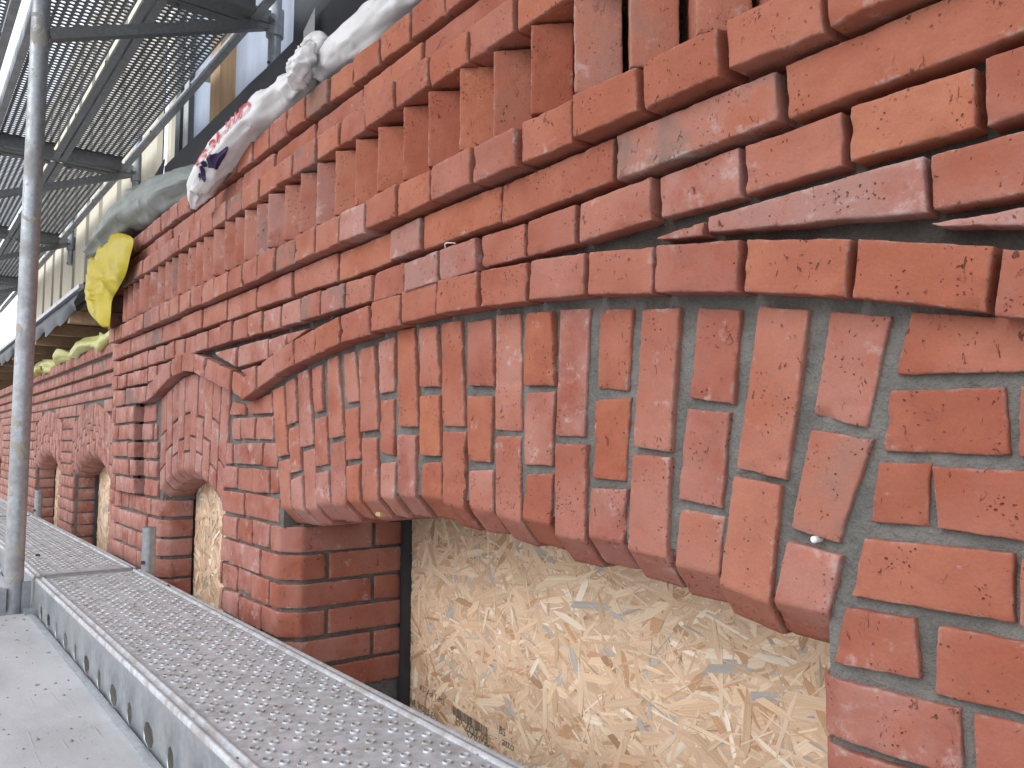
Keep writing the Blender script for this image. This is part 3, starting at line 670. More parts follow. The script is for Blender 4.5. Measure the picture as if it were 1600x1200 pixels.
xs_ = grade(XE + .004, .32, .011, .022, -2.2)
sheet('mortar', main, M_MORTAR, xs_, np.arange(-.70, .30, .011), keep_low, lambda x, z: np.where((x > -1.95) & (z > -.24), -.0085, -.0115))
zs_ = np.concatenate([np.linspace(0, .5, 30), np.linspace(.53, 1, 20)])
b = MB(); b.box((XE + .004, -W_UP + .013, -.196), (-3.266, .0, .150)); b.build('mortar', M_MORTAR, main)
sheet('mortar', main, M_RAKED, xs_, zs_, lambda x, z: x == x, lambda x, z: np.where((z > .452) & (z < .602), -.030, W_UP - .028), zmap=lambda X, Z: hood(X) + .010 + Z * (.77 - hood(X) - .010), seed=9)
# joint undersides of the proud part, jamb and soffit beds
def strip(name, mat, rows, root=main, amp=.001):        # rows of points, ruled
    P = np.array(rows, float); n, k = P.shape[:2]; i = np.arange(n * k).reshape(n, k)
    Q = np.stack([i[:-1, :-1], i[1:, :-1], i[1:, 1:], i[:-1, 1:]], -1).reshape(-1, 4)
    P = P + amp * fbm(P * 40, 5)[..., None]
    return link_mesh(name, P.reshape(-1, 3), Q, root, mat, True)
hx = np.arange(XE + .004, .32, .02)
strip('mortar', M_MORTAR, [[(x, -W_UP + .028, float(hood(x)) + .010), (x, .02, float(hood(x)) + .010)] for x in hx])
zz = np.arange(-.72, -.19, .02)
strip('mortar', M_MORTAR, [[(XJL - .012, .010, z), (XJL - .006, .011, z), (XRV - .010, .045, z), (XRV - .010, .18, z), (XRV - .010, .312, z)] for z in zz])
strip('mortar', M_MORTAR, [[(SXL - .012, .011, z), (SXL - .006, .012, z), (SXL + .021, .038, z), (SXL + .021, .108, z)] for z in zz])
def soffit_bed(fun, x0, x1, cy, cz, y1, drop):
    rows = []
    for x in np.arange(x0, x1, .012):
        z = float(fun(x)); rows.append([(x, .009, z + .030), (x, .012, z + .008), (x, cy + .008, z - cz + .012), (x, y1, z - cz + .012)])
    strip('mortar', M_MORTAR, rows)
soffit_bed(intr_big, XJL + .0, XJR + .03, CH_Y, CH_Z, .20, 0); soffit_bed(sm_intr, SXL, SXR, .034, .030, .11, 0)
b = MB(); b.box((SXL - .02, .016, -.2045), (SXL + .010, .050, -.150)); b.box((SXL - .01, .040, -.2045), (SXL + .026, .112, -.160)); b.box((XJL - .030, .0045, -.2045), (XJL + .008, .06, -.150)); b.box((XJL - .008, .046, -.2045), (XRV - .004, .312, -.175)); b.build('mortar', M_MORTAR, main)
b = MB(); b.box((XRV - .20, .42, -.75), (XJR + .20, .44, .10)); b.box((SXL - .1, .20, -.75), (SXR + .1, .22, .10)); b.build('dark_backing', M_ROOM, main)  # unseen dark sheets added behind the boards to stop light leaking
# top bed, backing and inner core so that no light leaks through the wall
b = MB(); b.box((XE + .01, -.04, .766), (.34, .20, .772)); b.build('bed', M_MORTAR, main)
b = MB()
b.box((XE + .01, .10, .24), (.34, .26, .765)); b.box((XE + .01, .115, -.72), (SXL + .01, .26, .24)); b.box((SXR - .01, .115, -.72), (XJL + .012, .30, .24))
b.box((XE + .01, .115, .0), (.34, .26, .24)); b.box((XJR + .01, .115, -.72), (.34, .40, .24))
b.box((XE + .01, .04, -ZC), (.34, .50, -.72))
b.build('core', M_MORTAR, main)
# ================================================================== FAR WALL (set back)
CUR = Wall()
WF = -.08
far = thing('brick_wall', 'far red brick wall beyond the corner, with two narrow arched windows and a yellow sheet on top', 'brick wall', (-7.5, .25, -ZC))
FX0 = -12.0
FAR = dict(hue=(.0, .5), pale=(0, .5))
def fcourse(w, zb, zt, x0, x1, unit=.13, **kw):
    x = x1
    while x > x0 + .03:
        l = min(unit, x - x0); quad(w, (x - l + .005, zt), (x - .005, zt), (x - .005, zb), (x - l + .005, zb), depth=.07, tone=pick_tone(**FAR), jw=.0015, cell=.05, **kw); x -= l
ARC = [dict(c=-4.632, hw=.505, apex=.205, side=.100, x0=-5.165, x1=-4.10, ia=-.070, isd=-.185, jx=-5.105),
       dict(c=-6.090, hw=.540, apex=.205, side=.115, x0=-6.655, x1=-5.525, ia=-.070, isd=-.185, jx=-6.60)]
for a in (dict(ARC[1], c=-9.3, x0=-9.865, x1=-8.735, jx=-9.81),): ARC.append(a)
def f_top(a, x): s = abs(x - a['c']) / a['hw']; return a['apex'] - (a['apex'] - a['side']) * min(1.2, s) ** 1.7
def f_int(a, x): s = abs(x - a['c']) / (a['hw'] * .92); return a['ia'] + (a['isd'] - a['ia']) * min(1.2, s) ** 2
for w, k in ((-.020, 'a'), (-.045, 'b'), (-.062, 'c')):
    zb, zt = (ZJ['a'] + .005, .455) if k == 'a' else row(k)
    fcourse(w, zb, zt, FX0, XE + .05, .13 if k != 'c' else .26)
zb, zt = row('d'); fcourse(WF, zb, zt, FX0, XE + .05, .26)
for k in KEYS[4:]:
    zb, zt = row(k); zm = (zb + zt) / 2
    edges = []
    for a in ARC:                           # solid stretches between the arches and openings
        if zm > a['apex'] + .01: continue
        if zm > a['side']:
            q = [x for x in np.linspace(a['x0'], a['x1'], 60) if f_top(a, x) > zm]
            if not q: continue
            edges.append((q[0] - .02, q[-1] + .02)); continue
        edges.append((a['x0'] - .004, a['x1'] + .004) if zm > a['isd'] - .0 else (a['jx'] + .03, a['c'] + (a['c'] - a['jx']) - .0))
    spans = []; x1 = XE + .05
    for (l, r) in edges: spans.append((r, x1)); x1 = l
    spans.append((FX0, x1))
    for l, r in spans:
        if r - l > .03: fcourse(WF, zb, zt, l, r, .13 if KEYS.index(k) % 2 else .195)
    if zm < ARC[0]['isd']:
        for a in ARC:
            xj = a['jx']; h = RNG.normal(0, .001, 2)
            pr = [(xj - .045, -WF), (xj - .002, -WF), (xj + .045, -WF + .038), (xj + .045, -WF + .122)]
            pr = [(xj - .030, -WF - .003), (xj + .0, -WF - .003), (xj + .034, -WF + .034), (xj + .034, -WF + .122)]
            surf([(x, y, zt + h[0]) for x, y in pr], [(x, y, zb + h[1]) for x, y in pr], (-.03, .03, 0), tone=pick_tone(**FAR), cell=.03, amp=.0006)
for a in ARC:
    n = 15; ex = np.linspace(a['x0'], a['x1'], n + 1)
    for i in range(n):
        cuts = [0, .38, .74, 1] if i % 2 == 0 else [0, .55, 1]
        cuts = [c + (RNG.normal(0, .03) if 0 < c < 1 else 0) for c in cuts]
        for s0, s1 in zip(cuts[:-1], cuts[1:]):
            def p2(x, s): t, b2 = f_top(a, x) - .008, max(f_int(a, x), -.19); return np.array([x, t + (b2 - t) * s])
            g = .005; h0, h1 = (0 if s0 == 0 else .016), (0 if s1 == 1 else .016)
            voussoir(p2(ex[i] + g, s0 + h0), p2(ex[i + 1] - g, s0 + h0), p2(ex[i + 1] - g, s1 - h1), p2(ex[i] + g, s1 - h1), WF, s1 == 1, pick_tone((0, .35), (.1, .6), .02), soffit=.09, cy=.034, cz=.03, cell=.05, jit=.0012)
CUR.build(far, 150)
def keep_far(x, z):
    k = np.ones_like(x, bool)
    for a in ARC:
        fi = a['ia'] + (a['isd'] - a['ia']) * np.minimum(1.2, np.abs(x - a['c']) / (a['hw'] * .92)) ** 2
        k &= ~((x > a['jx'] + .0) & (x < 2 * a['c'] - a['jx']) & (z < fi + .012))
    return k
sheet('mortar', far, M_MORTAR, np.arange(FX0, XE + .06, .03), np.arange(-.75, .46, .025), keep_far, lambda x, z: np.where(z > .40, -.040, np.where(z > .33, -.060, np.where(z > .27, -.078, WF - .011))), amp=.001)
b = MB()
for a in ARC:
    b.box((a['jx'] + .012, .092, -.75), (a['jx'] + .026, .20, a['isd']))
    b.box((2 * a['c'] - a['jx'] + .005, .092, -.75), (2 * a['c'] - a['jx'] + .05, .21, a['isd'] + .03))
b.box((FX0, .215, .20), (XE + .05, .40, .455)); b.box((FX0, .23, -.09), (XE + .05, .40, .20)); b.box((FX0, .15, -ZC), (XE + .05, .5, -.75))
x1 = XE + .05
for a in ARC: b.box((2 * a['c'] - a['jx'] + .04, .215, -.75), (x1, .40, .2)); x1 = a['jx'] + .02
b.box((FX0, .215, -.75), (x1, .40, .2)); b.build('core', M_MORTAR, far)

# ================================================================== STRAND BOARDS IN THE WINDOWS
def strand_board(name, label, x0, x1, z0, z1, y, n, seed, group=None, size=1.0, ang=None):
    root = thing(name, label, 'strand board', ((x0 + x1) / 2, y, z0), group)
    b = MB(); b.box((x0, y, z0), (x1, y + .018, z1)); b.build('panel', M_OSB, root)
    r = np.random.default_rng(seed); pal = np.array([srgb(226, 197, 168)[:3], srgb(216, 184, 153)[:3], srgb(234, 211, 184)[:3], srgb(200, 160, 125)[:3], srgb(222, 192, 165)[:3], srgb(184, 178, 172)[:3], srgb(182, 148, 118)[:3], srgb(243, 229, 210)[:3]])
    pr = np.array([.27, .19, .19, .07, .17, .045, .015, .05]); pr /= pr.sum()
    V, T, UVs, Q = [], [], [], []; k = 0
    for i in range(n):
        late = i / n
        L = r.uniform(.045, .165) * (1.0 if late < .6 else .8) * size; Wd = r.uniform(.006, .034) * (1.0 if late < .6 else .55) * size
        if r.random() < .42: Wd *= .22; L *= .8
        cx, cz = r.uniform(x0 + .03, x1 - .004), r.uniform(z0 + .004, z1 - .004)
        th = r.normal(.0, .75) if r.random() < .7 else r.uniform(-1.57, 1.57)
        c, s = math.cos(th), math.sin(th); lay = .0004 + .0022 * late + r.uniform(0, .0003); tl1, tl2 = r.normal(0, .006), r.normal(0, .012)
        e = r.uniform(-.35, .35, 4)
        pts = [(-.5, -.25 + .5 * e[0]), (-.22 + .3 * e[1], -.5), (.32 + .2 * e[2], -.5 + .2 * abs(e[2])), (.5, .25 * e[2] + .2 * e[0]), (.20 + .4 * e[3], .5), (-.35 + .2 * e[0], .5 - .3 * abs(e[3]))]
        col = pal[r.choice(8, p=pr)] * r.uniform(.86, 1.10); uo = r.uniform(0, 50)
        for a, b2 in pts:
            lx, lz = a * L, b2 * Wd; X, Z = cx + lx * c - lz * s, cz + lx * s + lz * c
            V.append((min(max(X, x0), x1), y - max(.0002, lay + lx * tl1 + lz * tl2), min(max(Z, z0), z1))); T.append((*col, 1)); UVs.append((uo + lx, uo + lz))
        Q.append((k, k + 1, k + 2, k + 3, k + 4, k + 5)); k += 6
    V = np.array(V); me_o = link_mesh('wood_strands', V, np.array(Q), root, M_FLAKE, False, tone=np.array(T))
    uvl = me_o.data.uv_layers.new(name='UVMap'); li = np.empty(len(me_o.data.loops), np.int32); me_o.data.loops.foreach_get('vertex_index', li)
    uvl.data.foreach_set('uv', np.array(UVs, np.float32)[li].ravel()); me_o['kind'] = 'stuff'
    return root
osb = strand_board('strand_board', 'large wood strand board closing the wide arched window', XRV + .004, XJR + .10, -.72, -.02, .335, 9000, 4, 'boards closing the windows', 1.0)
sboard = strand_board('strand_board', 'tall narrow strand board in the small window beside the wide arch', SXL + .036, SXR + .05, -.72, .0, .112, 1500, 5, 'boards closing the windows')
strand_board('strand_board', 'strand board in the far wall window next to the wall corner', -5.055, -4.05, -.74, -.05, .205, 700, 6, 'boards closing the windows', 1.6)
strand_board('strand_board', 'strand board in the far wall window beside the scaffold pole', -6.54, -5.55, -.74, -.05, .205, 500, 8, 'boards closing the windows', 1.6)
b = MB(); b.box((XRV - .02, .3125, -.72), (XRV + .018, .334, -.19)); b.build('edge_strip', M_MEMB, osb)  # dark strip between the reveal and the board edge
b = MB(); b.box((-5.075, .190, -.74), (-5.046, .204, -.17)); b.build('edge_strip', M_MEMB, far)  # dark strip along the far board's edge

def text_mesh(txt, size, bold=False):
    cu = bpy.data.curves.new('t', 'FONT'); cu.body = txt; cu.size = size; cu.resolution_u = 2
    o = bpy.data.objects.new('t', cu); COL.objects.link(o); bpy.context.view_layer.update()
    me = bpy.data.meshes.new_from_object(o); bpy.data.objects.remove(o)
    V = np.array([v.co[:] for v in me.vertices]); Fc = [tuple(p.vertices) for p in me.polygons]
    bpy.data.meshes.remove(me); bpy.data.curves.remove(cu); return V, Fc
def board_print(name, txt, px, py, size, ang, y=.3315):
    V, Fc = text_mesh(txt, size); p = at_w(px, py, -y); c, s = math.cos(ang), math.sin(ang)
    P = [(p[0] + v[0] * c - v[1] * s, y, p[2] + v[0] * s + v[1] * c) for v in V]
    link_mesh(name, np.array(P), Fc, osb, M_INK, False)
SL = -.085
board_print('printed_text', 'EP-ZO2-03', 711, 1131, .028, SL); board_print('printed_text', 'SZV1, PSE', 728, 1152, .026, SL)
board_print('printed_text', 'atto', 784, 1163, .026, SL); board_print('printed_text', 'KS-Vol T-M2', 655, 1078, .022, SL)
board_print('printed_text', 'NE VO2S EN', 640, 1099, .024, SL); board_print('printed_text', 'BS', 779, 1145, .024, SL)
b = MB(); p0 = at_w(706, 1102, -.3312); x = p0[0]; r_ = random.Random(3)
while x < p0[0] + .139:
    wd = r_.choice([.0012, .002, .0032]); zz_ = p0[2] + (x - p0[0]) * SL
    b.add([(x, .3312, zz_ - .020), (x + wd, .3312, zz_ - .020), (x + wd, .3312, zz_), (x, .3312, zz_)], [(0, 1, 2, 3)]); x += wd + r_.choice([.0016, .0025, .0035])
b.build('barcode', M_INK, osb)

# ================================================================== SCAFFOLD
ZP = -.417                                  # top of the lower inner planks
def tread_strip(V, Q, x0, x1, yc, wd, pitch, rh, phase, z, lip, deep, up=1):
    """a row of octagonal holes with raised lips, in one strip of sheet"""
    n = int((x1 - x0 - 2 * pitch) / pitch); xa = x0 + pitch * .5 + phase
    def v(p): V.append(p); return len(V) - 1
    y0, y1 = yc - wd / 2, yc + wd / 2
    Q.append((v((x0, y0, z)), v((xa, y0, z)), v((xa, y1, z)), v((x0, y1, z))))
    ang = [math.radians(225 + 45 * k) for k in range(8)]
    for k in range(n):
        cx = xa + (k + .5) * pitch; a, b2 = cx - pitch / 2, cx + pitch / 2
        rim = [(a, y0), (cx, y0), (b2, y0), (b2, yc), (b2, y1), (cx, y1), (a, y1), (a, yc)]
        R0 = [v((p[0], p[1], z)) for p in rim]
        rings = [(1.19, z), (1.08, z + up * lip * .8), (1.0, z + up * lip), (.92, z + up * lip * .6), (.86, z - up * deep)] if lip else [(1.0, z), (.97, z - up * deep)]
        prev = R0
        for s, zz in rings:
            cur = [v((cx + math.cos(t) * rh * s, yc + math.sin(t) * rh * s, zz)) for t in ang]
            for j in range(8): Q.append((prev[j], prev[(j + 1) % 8], cur[(j + 1) % 8], cur[j]))
            prev = cur
    xe = xa + n * pitch
    Q.append((v((xe, y0, z)), v((x1, y0, z)), v((x1, y1, z)), v((xe, y1, z))))
def plank_lower(label, x0, x1, ya=-.380, yb=-.083):
    root = thing('scaffold_plank', label, 'scaffold plank', ((x0 + x1) / 2, (ya + yb) / 2, ZP - .07), 'steel planks along the wall')
    V, Q = [], []; y = ya + .026
    bands = 4; bw = (yb - ya - .052) / bands; cw = .0150
    for k in range(bands):
        yy = y + k * bw; flat = (bw - 3 * cw) / 2
        for m in range(3): tread_strip(V, Q, x0, x1, yy + flat + cw * (m + .5), cw, .0480, .0062, (.0215 * m + .002 * k) % .048, ZP, .0024, .011)
        for q0, q1 in ((yy, yy + flat), (yy + flat + 3 * cw, yy + bw)):
            j = len(V); V += [(x0, q0, ZP), (x1, q0, ZP), (x1, q1, ZP), (x0, q1, ZP)]; Q.append((j, j + 1, j + 2, j + 3))
    o = link_mesh('perforated_tread', np.array(V), np.array(Q), root, M_TREAD, False); shade_auto(o, 50)
    # folded rims: groove, rounded edge, web down to a lip
    for sgn, ye, hol in ((-1, ya, True), (1, yb, False)):
        yi = ye - sgn * .026
        prof = [(yi, ZP), (yi + sgn * .004, ZP + .0045), (yi + sgn * .009, ZP + .0045), (yi + sgn * .012, ZP - .001), (yi + sgn * .018, ZP + .0015), (ye - sgn * .004, ZP + .0035), (ye - sgn * .001, ZP + .001), (ye, ZP - .006)]
        V, Q = [], []
        for i, (yy, zz) in enumerate(prof): V += [(x0, yy, zz), (x1, yy, zz)]
        for i in range(len(prof) - 1): Q.append((2 * i, 2 * i + 1, 2 * i + 3, 2 * i + 2))
        o = link_mesh('rolled_edge', np.array(V), np.array(Q), root, M_TREAD, True)
        # web, with alternating slots on the outer side
        V, Q = [], []; zt, zb = ZP - .006, ZP - .125; n = int((x1 - x0) / .134); xs = x1 - .02
        def v(p): V.append(p); return len(V) - 1
        if hol:
            xa = x0
            cen = [(-1.746 + .1345 * q, (.036 if q % 2 == 0 else .021)) for q in range(-9, 10) if x0 + .08 < -1.746 + .1345 * q < x1 - .08] if x1 > -2.0 else [(x0 + .12 + .1345 * q, .017) for q in range(int((x1 - x0 - .2) / .1345))]
            for cx, hw in cen:
                a, b2 = cx - .06, cx + .06
                Q.append((v((xa, ye, zt)), v((a, ye, zt)), v((a, ye, zb)), v((xa, ye, zb))))
                zc = ZP - .080; hh = .022; zc_t, zc_b = zt, zb
                rim = [(a, zb), (cx, zb), (b2, zb), (b2, zc), (b2, zt), (cx, zt), (a, zt), (a, zc)]
                R0 = [v((p[0], ye, p[1])) for p in rim]
                R1 = [v((cx + math.cos(t) * hw, ye, zc + math.sin(t) * hh)) for t in [math.radians(225 + 45 * k) for k in range(8)]]
                R2 = [v((cx + (V[r][0] - cx) * .94, ye + .0018, zc + (V[r][2] - zc) * .97)) for r in R1]
                for j in range(8):
                    Q.append((R0[j], R0[(j + 1) % 8], R1[(j + 1) % 8], R1[j])); Q.append((R1[j], R1[(j + 1) % 8], R2[(j + 1) % 8], R2[j]))
                xa = b2
            Q.append((v((xa, ye, zt)), v((x1, ye, zt)), v((x1, ye, zb)), v((xa, ye, zb))))
        else:
            Q.append((v((x0, ye, zt)), v((x1, ye, zt)), v((x1, ye, ZP - .075)), v((x0, ye, ZP - .075))))
        link_mesh('side_web', np.array(V), np.array(Q), root, M_GALV, False)
    for xe, sg in ((x0, 1), (x1, -1)):
        b = MB(); b.tube((xe + sg * .004, ya + .03, ZP - .004), (xe + sg * .004, yb - .02, ZP - .004), .008, 10); b.box((xe + sg * .002 - .002, ya + .01, ZP - .07), (xe + sg * .002 + .002, yb - .01, ZP - .01))
        b.build('end_hook', M_GALV, root)
    return root
plank_lower('dimpled steel plank in front of the wide arched window', -2.825, -.30)
plank_lower('dimpled steel plank beyond the near one, between the pole and the far wall corner', -5.21, -2.862)
plank_lower('dimpled steel plank behind the scaffold pole, running out of view', -7.60, -5.245)

def deck_board(label, x0, x1):
    root = thing('deck_board', label, 'deck board', ((x0 + x1) / 2, -.74, -.53), 'grey deck boards')
    b = MB(); b.box((x0, -1.07, -.525), (x1, -.397, -.510), bev=.002); o = b.build('board', M_BOARD, root)
    for y in (-1.076, -.396):
        b = MB(); b.box((x0, y, -.585), (x1, y + .005, -.5085)); b.box((x0, y - .009 if y > -.5 else y + .005, -.5095), (x1, y if y > -.5 else y + .014, -.5075)); b.box((x0, y + .007, -.540), (x1, y + .011, -.512)); b.build('edge_rail', M_ALU, root)
    for xx in (x0 + .10, x0 + .55, x1 - .5):
        b = MB(); b.tube((xx, -.422, -.5099), (xx, -.422, -.5085), .0045, 10); b.build('rivet', M_GALV, root)
deck_board('flat dusty grey deck board beside the near dimpled plank', -2.79, .35)
deck_board('flat grey deck board beyond the scaffold pole', -5.15, -2.93)

YP = -.432
def pole(label, x, y, r=.0265, z0=-ZC, z1=3.2):
    root = thing('scaffold_pole', label, 'scaffold pole', (x, y, z0), 'upright scaffold poles')
    b = MB(); b.tube((x, y, z0 + .004), (x, y, z1), r, 28, rings=12); o = b.build('tube', M_POLE, root); shade_auto(o)
    b = MB(); b.box((x - .075, y - .075, z0), (x + .075, y + .075, z0 + .008)); b.build('foot_plate', M_GALV, root)
    return root
pA = pole('paint-splashed grey scaffold pole standing where the dimpled planks meet', -2.862, YP)
b = MB(); b.beam((-2.85, YP - .02, -.475), (-2.85, YP - .45, -.475), .04, .07); b.box((-2.846, YP + .020, -.60), (-2.838, YP + .044, -.425))
b.build('gusset_plate', M_GALV, pA)
pole('scaffold pole one bay farther along the wall', -5.02, YP); pole('scaffold pole two bays farther along the wall', -7.45, YP)
pole('outer scaffold pole behind the photographer', -.55, -1.16)
for k, x in enumerate((-2.862, -5.02, -7.45)):
    pole(('outer scaffold pole opposite the paint-splashed one', 'outer scaffold pole one bay farther', 'outer scaffold pole two bays farther')[k], x, -1.16)

def low_bracket(x, label):                  # carries the planks; its spigot stands up between plank and wall
    root = thing('scaffold_bracket', label, 'scaffold bracket', (x, -.25, ZP - .12), 'lower brackets with spigots')
    b = MB(); b.beam((x, YP + .02, ZP - .105), (x, -.07, ZP - .105), .045, .05); b.beam((x, YP + .02, ZP - .42), (x, -.10, ZP - .13), .03, .03); b.build('arm', M_GALV, root)
    b = MB(); b.tube((x, -.072, ZP - .10), (x, -.072, -.276), .0205, 24, cap=False, rings=4); b.tube((x, -.072, -.276), (x, -.072, -.30), .0175, 24, cap=False); b.tube((x, -.072, -.2758), (x, -.072, -.2762), .0205, 24, r2=.0175, cap=False)
    o = b.build('spigot', M_GALV, root); shade_auto(o)
    b = MB(); b.tube((x + .012, -.072 - .0195, ZP + .030), (x + .013, -.072 - .0210, ZP + .030), .0065, 12); b.build('pin_hole', M_ROOM, root)
low_bracket(-2.775, 'grey spigot tube standing at the end of the near plank by the small window')
low_bracket(-5.19, 'grey spigot tube standing before the far wall window')
low_bracket(-7.52, 'grey spigot tube standing at the far end, past the splashed pole')

# upper lift -----------------------------------------------------------------
ZU = 1.62
def plank_upper(x0, x1, ya, yb):
    root = thing('scaffold_plank', 'x', 'scaffold plank', ((x0 + x1) / 2, (ya + yb) / 2, ZU))
    V, Q = [], []; n = 10; wd = (yb - ya - .05) / n
    for k in range(n): tread_strip(V, Q, x0 + .05, x1 - .05, ya + .025 + wd * (k + .5), wd, .0300, .0098, .015 * (k % 2) if True else 0, ZU + .012, 0, .003)
    for q in ((x0, ya + .025, x0 + .05, yb - .025), (x1 - .05, ya + .025, x1, yb - .025)):
        j = len(V); V += [(q[0], q[1], ZU + .012), (q[2], q[1], ZU + .012), (q[2], q[3], ZU + .012), (q[0], q[3], ZU + .012)]; Q.append((j, j + 1, j + 2, j + 3))
    o = link_mesh('perforated_sheet', np.array(V), np.array(Q), root, M_DECK, False)
    for sg, ye in ((-1, ya), (1, yb)):
        b = MB()
        b.box((x0, min(ye, ye - sg * .004), ZU - .055), (x1, max(ye, ye - sg * .004), ZU + .014))
        a_ = ye - sg * .026; b.box((x0, min(ye - sg * .004, a_), ZU - .055), (x1, max(ye - sg * .004, a_), ZU - .051))
        b.box((x0, min(a_, a_ - sg * .003), ZU - .055), (x1, max(a_, a_ - sg * .003), ZU - .040))
        b.box((x0, min(ye - sg * .022, ye - sg * .030), ZU + .006), (x1, max(ye - sg * .022, ye - sg * .030), ZU + .0135))
        b.build('side_rail', M_GALV, root)
    for xe, sg in ((x0, 1), (x1, -1)):
        b = MB(); b.box((min(xe, xe + sg * .05), ya + .03, ZU - .05), (max(xe, xe + sg * .05), yb - .03, ZU + .010)); b.tube((xe + sg * .03, ya + .06, ZU - .06), (xe + sg * .03, ya + .06, ZU - .03), .01, 8); b.build('end_hook', M_DECK, root)
    for q in (.33, .66):
        xx = x0 + (x1 - x0) * q; b = MB(); b.box((xx - .006, yb - .03, ZU - .05), (xx + .006, yb + .001, ZU - .028)); b.build('stiffener', M_DECK, root)
    return root
BAYS = [(-4.985, -2.90), (-2.845, -.76), (-7.155, -5.07), (-9.31, -7.225), (-11.5, -9.41), (-.70, 1.385)]  # last bay lies out of view, added to darken the near wall
WHERE = ['in the bay beyond the paint-splashed pole', 'in the bay above the wide window', 'in the second bay beyond the pole', 'in the third bay beyond the pole', 'in the fourth bay beyond the pole', 'in the unseen bay past the wide window, added to shade the wall']
SIDE = [('inner perforated overhead plank next to the building, ', -.070, .262), ('middle perforated overhead plank, ', -.412, -.080)]
for (nm, ya, yb) in SIDE:
    proto = plank_upper(BAYS[0][0], BAYS[0][1], ya, yb); proto['label'] = nm + WHERE[0]; proto['group'] = 'perforated planks of the upper deck'
    for (a, _), wh in zip(BAYS[1:], WHERE[1:]): copy_tree(proto, None, (a - BAYS[0][0], 0, 0), nm + wh)
proto = plank_upper(BAYS[0][0], BAYS[0][1], -.79, -.452); proto['label'] = 'outer perforated overhead plank, ' + WHERE[0]; proto['group'] = 'perforated planks of the upper deck'
for (a, _), wh in list(zip(BAYS[1:3], WHERE[1:3])) + [(BAYS[5], WHERE[5])]: copy_tree(proto, None, (a - BAYS[0][0], 0, 0), 'outer perforated overhead plank, ' + wh)
def up_bracket(x, label):
    root = thing('scaffold_bracket', label, 'scaffold bracket', (x, YP, ZU - .09), 'brackets under the upper deck')
    b = MB(); b.beam((x, YP + .027, ZU - .022), (x, .335, ZU - .022), .046, .050); b.build('arm', M_DECK, root)
    b = MB(); b.beam((x, YP + .024, 1.30), (x, .305, ZU - .045), .034, .036); b.build('strut', M_DECK, root)
    b = MB(); b.tube((x, .335, 1.415), (x, .335, ZU + .20), .0243, 20); o = b.build('spigot', M_GALV, root); shade_auto(o)
    b = MB(); b.tube((x, .335, ZU - .085), (x, .335, ZU + .02), .033, 16); b.tube((x - .05, .31, ZU - .03), (x + .05, .31, ZU - .03), .011, 8); o = b.build('clamp', M_GALV, root); shade_auto(o)
    b = MB(); b.tube((x + .012, .335 - .025, 1.425), (x + .013, .335 - .0268, 1.425), .006, 10); b.build('pin_hole', M_ROOM, root)
    return root
br = up_bracket(-2.872, 'bracket under the upper deck, its strut just behind the splashed pole')
for x, l in ((-5.028, 'second bracket under the upper deck with strut behind the pole'), (-7.19, 'third bracket under the upper deck, farther along'), (-9.36, 'fourth bracket under the upper deck, above the far wall')):
    copy_tree(br, None, (x + 2.872, 0, 0), l)

# ================================================================== ROOF STOREY: timber wall with membrane, set back
tw = thing('timber_frame_wall', 'timber framed wall above the brickwork with black membrane, bluish film and cream boards', 'timber wall', (-3, .36, .76))
def wavy_sheet(name, mat, x0, x1, z0, z1, y, root, amp, sx, sz, seed, nx=40, nz=30, lean=0.0):
    xs, zs = np.linspace(x0, x1, nx), np.linspace(z0, z1, nz); X, Z = np.meshgrid(xs, zs, indexing='ij')
    P = np.stack([X, np.full_like(X, y) + lean * (Z - z0), Z], -1); P[..., 1] += amp * fbm(np.stack([X * sx, Z * 0 + seed, Z * sz], -1), seed)
    i = np.arange(nx * nz).reshape(nx, nz); Q = np.stack([i[:-1, :-1], i[1:, :-1], i[1:, 1:], i[:-1, 1:]], -1).reshape(-1, 4)
    return link_mesh(name, P.reshape(-1, 3), Q, root, mat, True)
wavy_sheet('membrane', M_MEMB, -2.78, .6, 1.38, 3.4, .372, tw, .010, 2.2, 1.0, 3)
wavy_sheet('membrane_band', M_MEMB, -4.25, .6, .74, 1.405, .300, tw, .008, 1.4, 3.0, 5, nx=90)
wavy_sheet('vapour_film', M_FILM, -3.46, -2.74, 1.36, 3.4, .385, tw, .020, 3.0, .7, 7)
wavy_sheet('vapour_film', M_FILM, -4.06, -3.60, 1.30, 3.4, .385, tw, .016, 4.0, .7, 9)
b = MB(); b.box((-3.585, .315, 1.20), (-3.455, .40, 3.4)); b.build('stud', M_TIMBER, tw)
b = MB(); b.box((-3.70, .31, 1.66), (-3.58, .36, 1.72)); b.build('batten', M_CREAM, tw)
b = MB(); b.box((-4.115, .345, 1.25), (-4.04, .349, 3.4)); b.build('tape', M_TAPE, tw)
xa, za = at_w(492, 28, -.296)[[0, 2]]; xb_, zb_ = at_w(496, 84, -.296)[[0, 2]]
b = MB(); b.add([(xa - .045, .276, za - .035), (xa + .045, .276, za + .01), (xb_ + .035, .270, zb_ - .1), (xb_ - .035, .270, zb_ - .1)], [(0, 1, 2, 3)]); b.build('tape', M_TAPE, tw)
b = MB(); b.box((-4.20, .33, 1.20), (-4.118, .40, 3.4)); b.build('stud', M_MEMB, tw)
x = -4.62
for i in range(11):                         # cream boards with dark gaps between
    wd = .34 + .05 * (i % 3); b = MB(); b.box((x - wd, .345, .74), (x, .375, 3.3)); b.build('cream_board', M_CREAM, tw); x -= wd + .13
b = MB(); b.box((-4.62, .40, .74), (-4.55, .47, 3.3)); b.build('stud', M_CREAM, tw)
for i in range(9):
    b = MB(); xx = -4.98 - .51 * i; b.box((xx - .05, .40, .74), (xx + .04, .46, 3.3)); b.build('dark_batten', M_MEMB, tw)
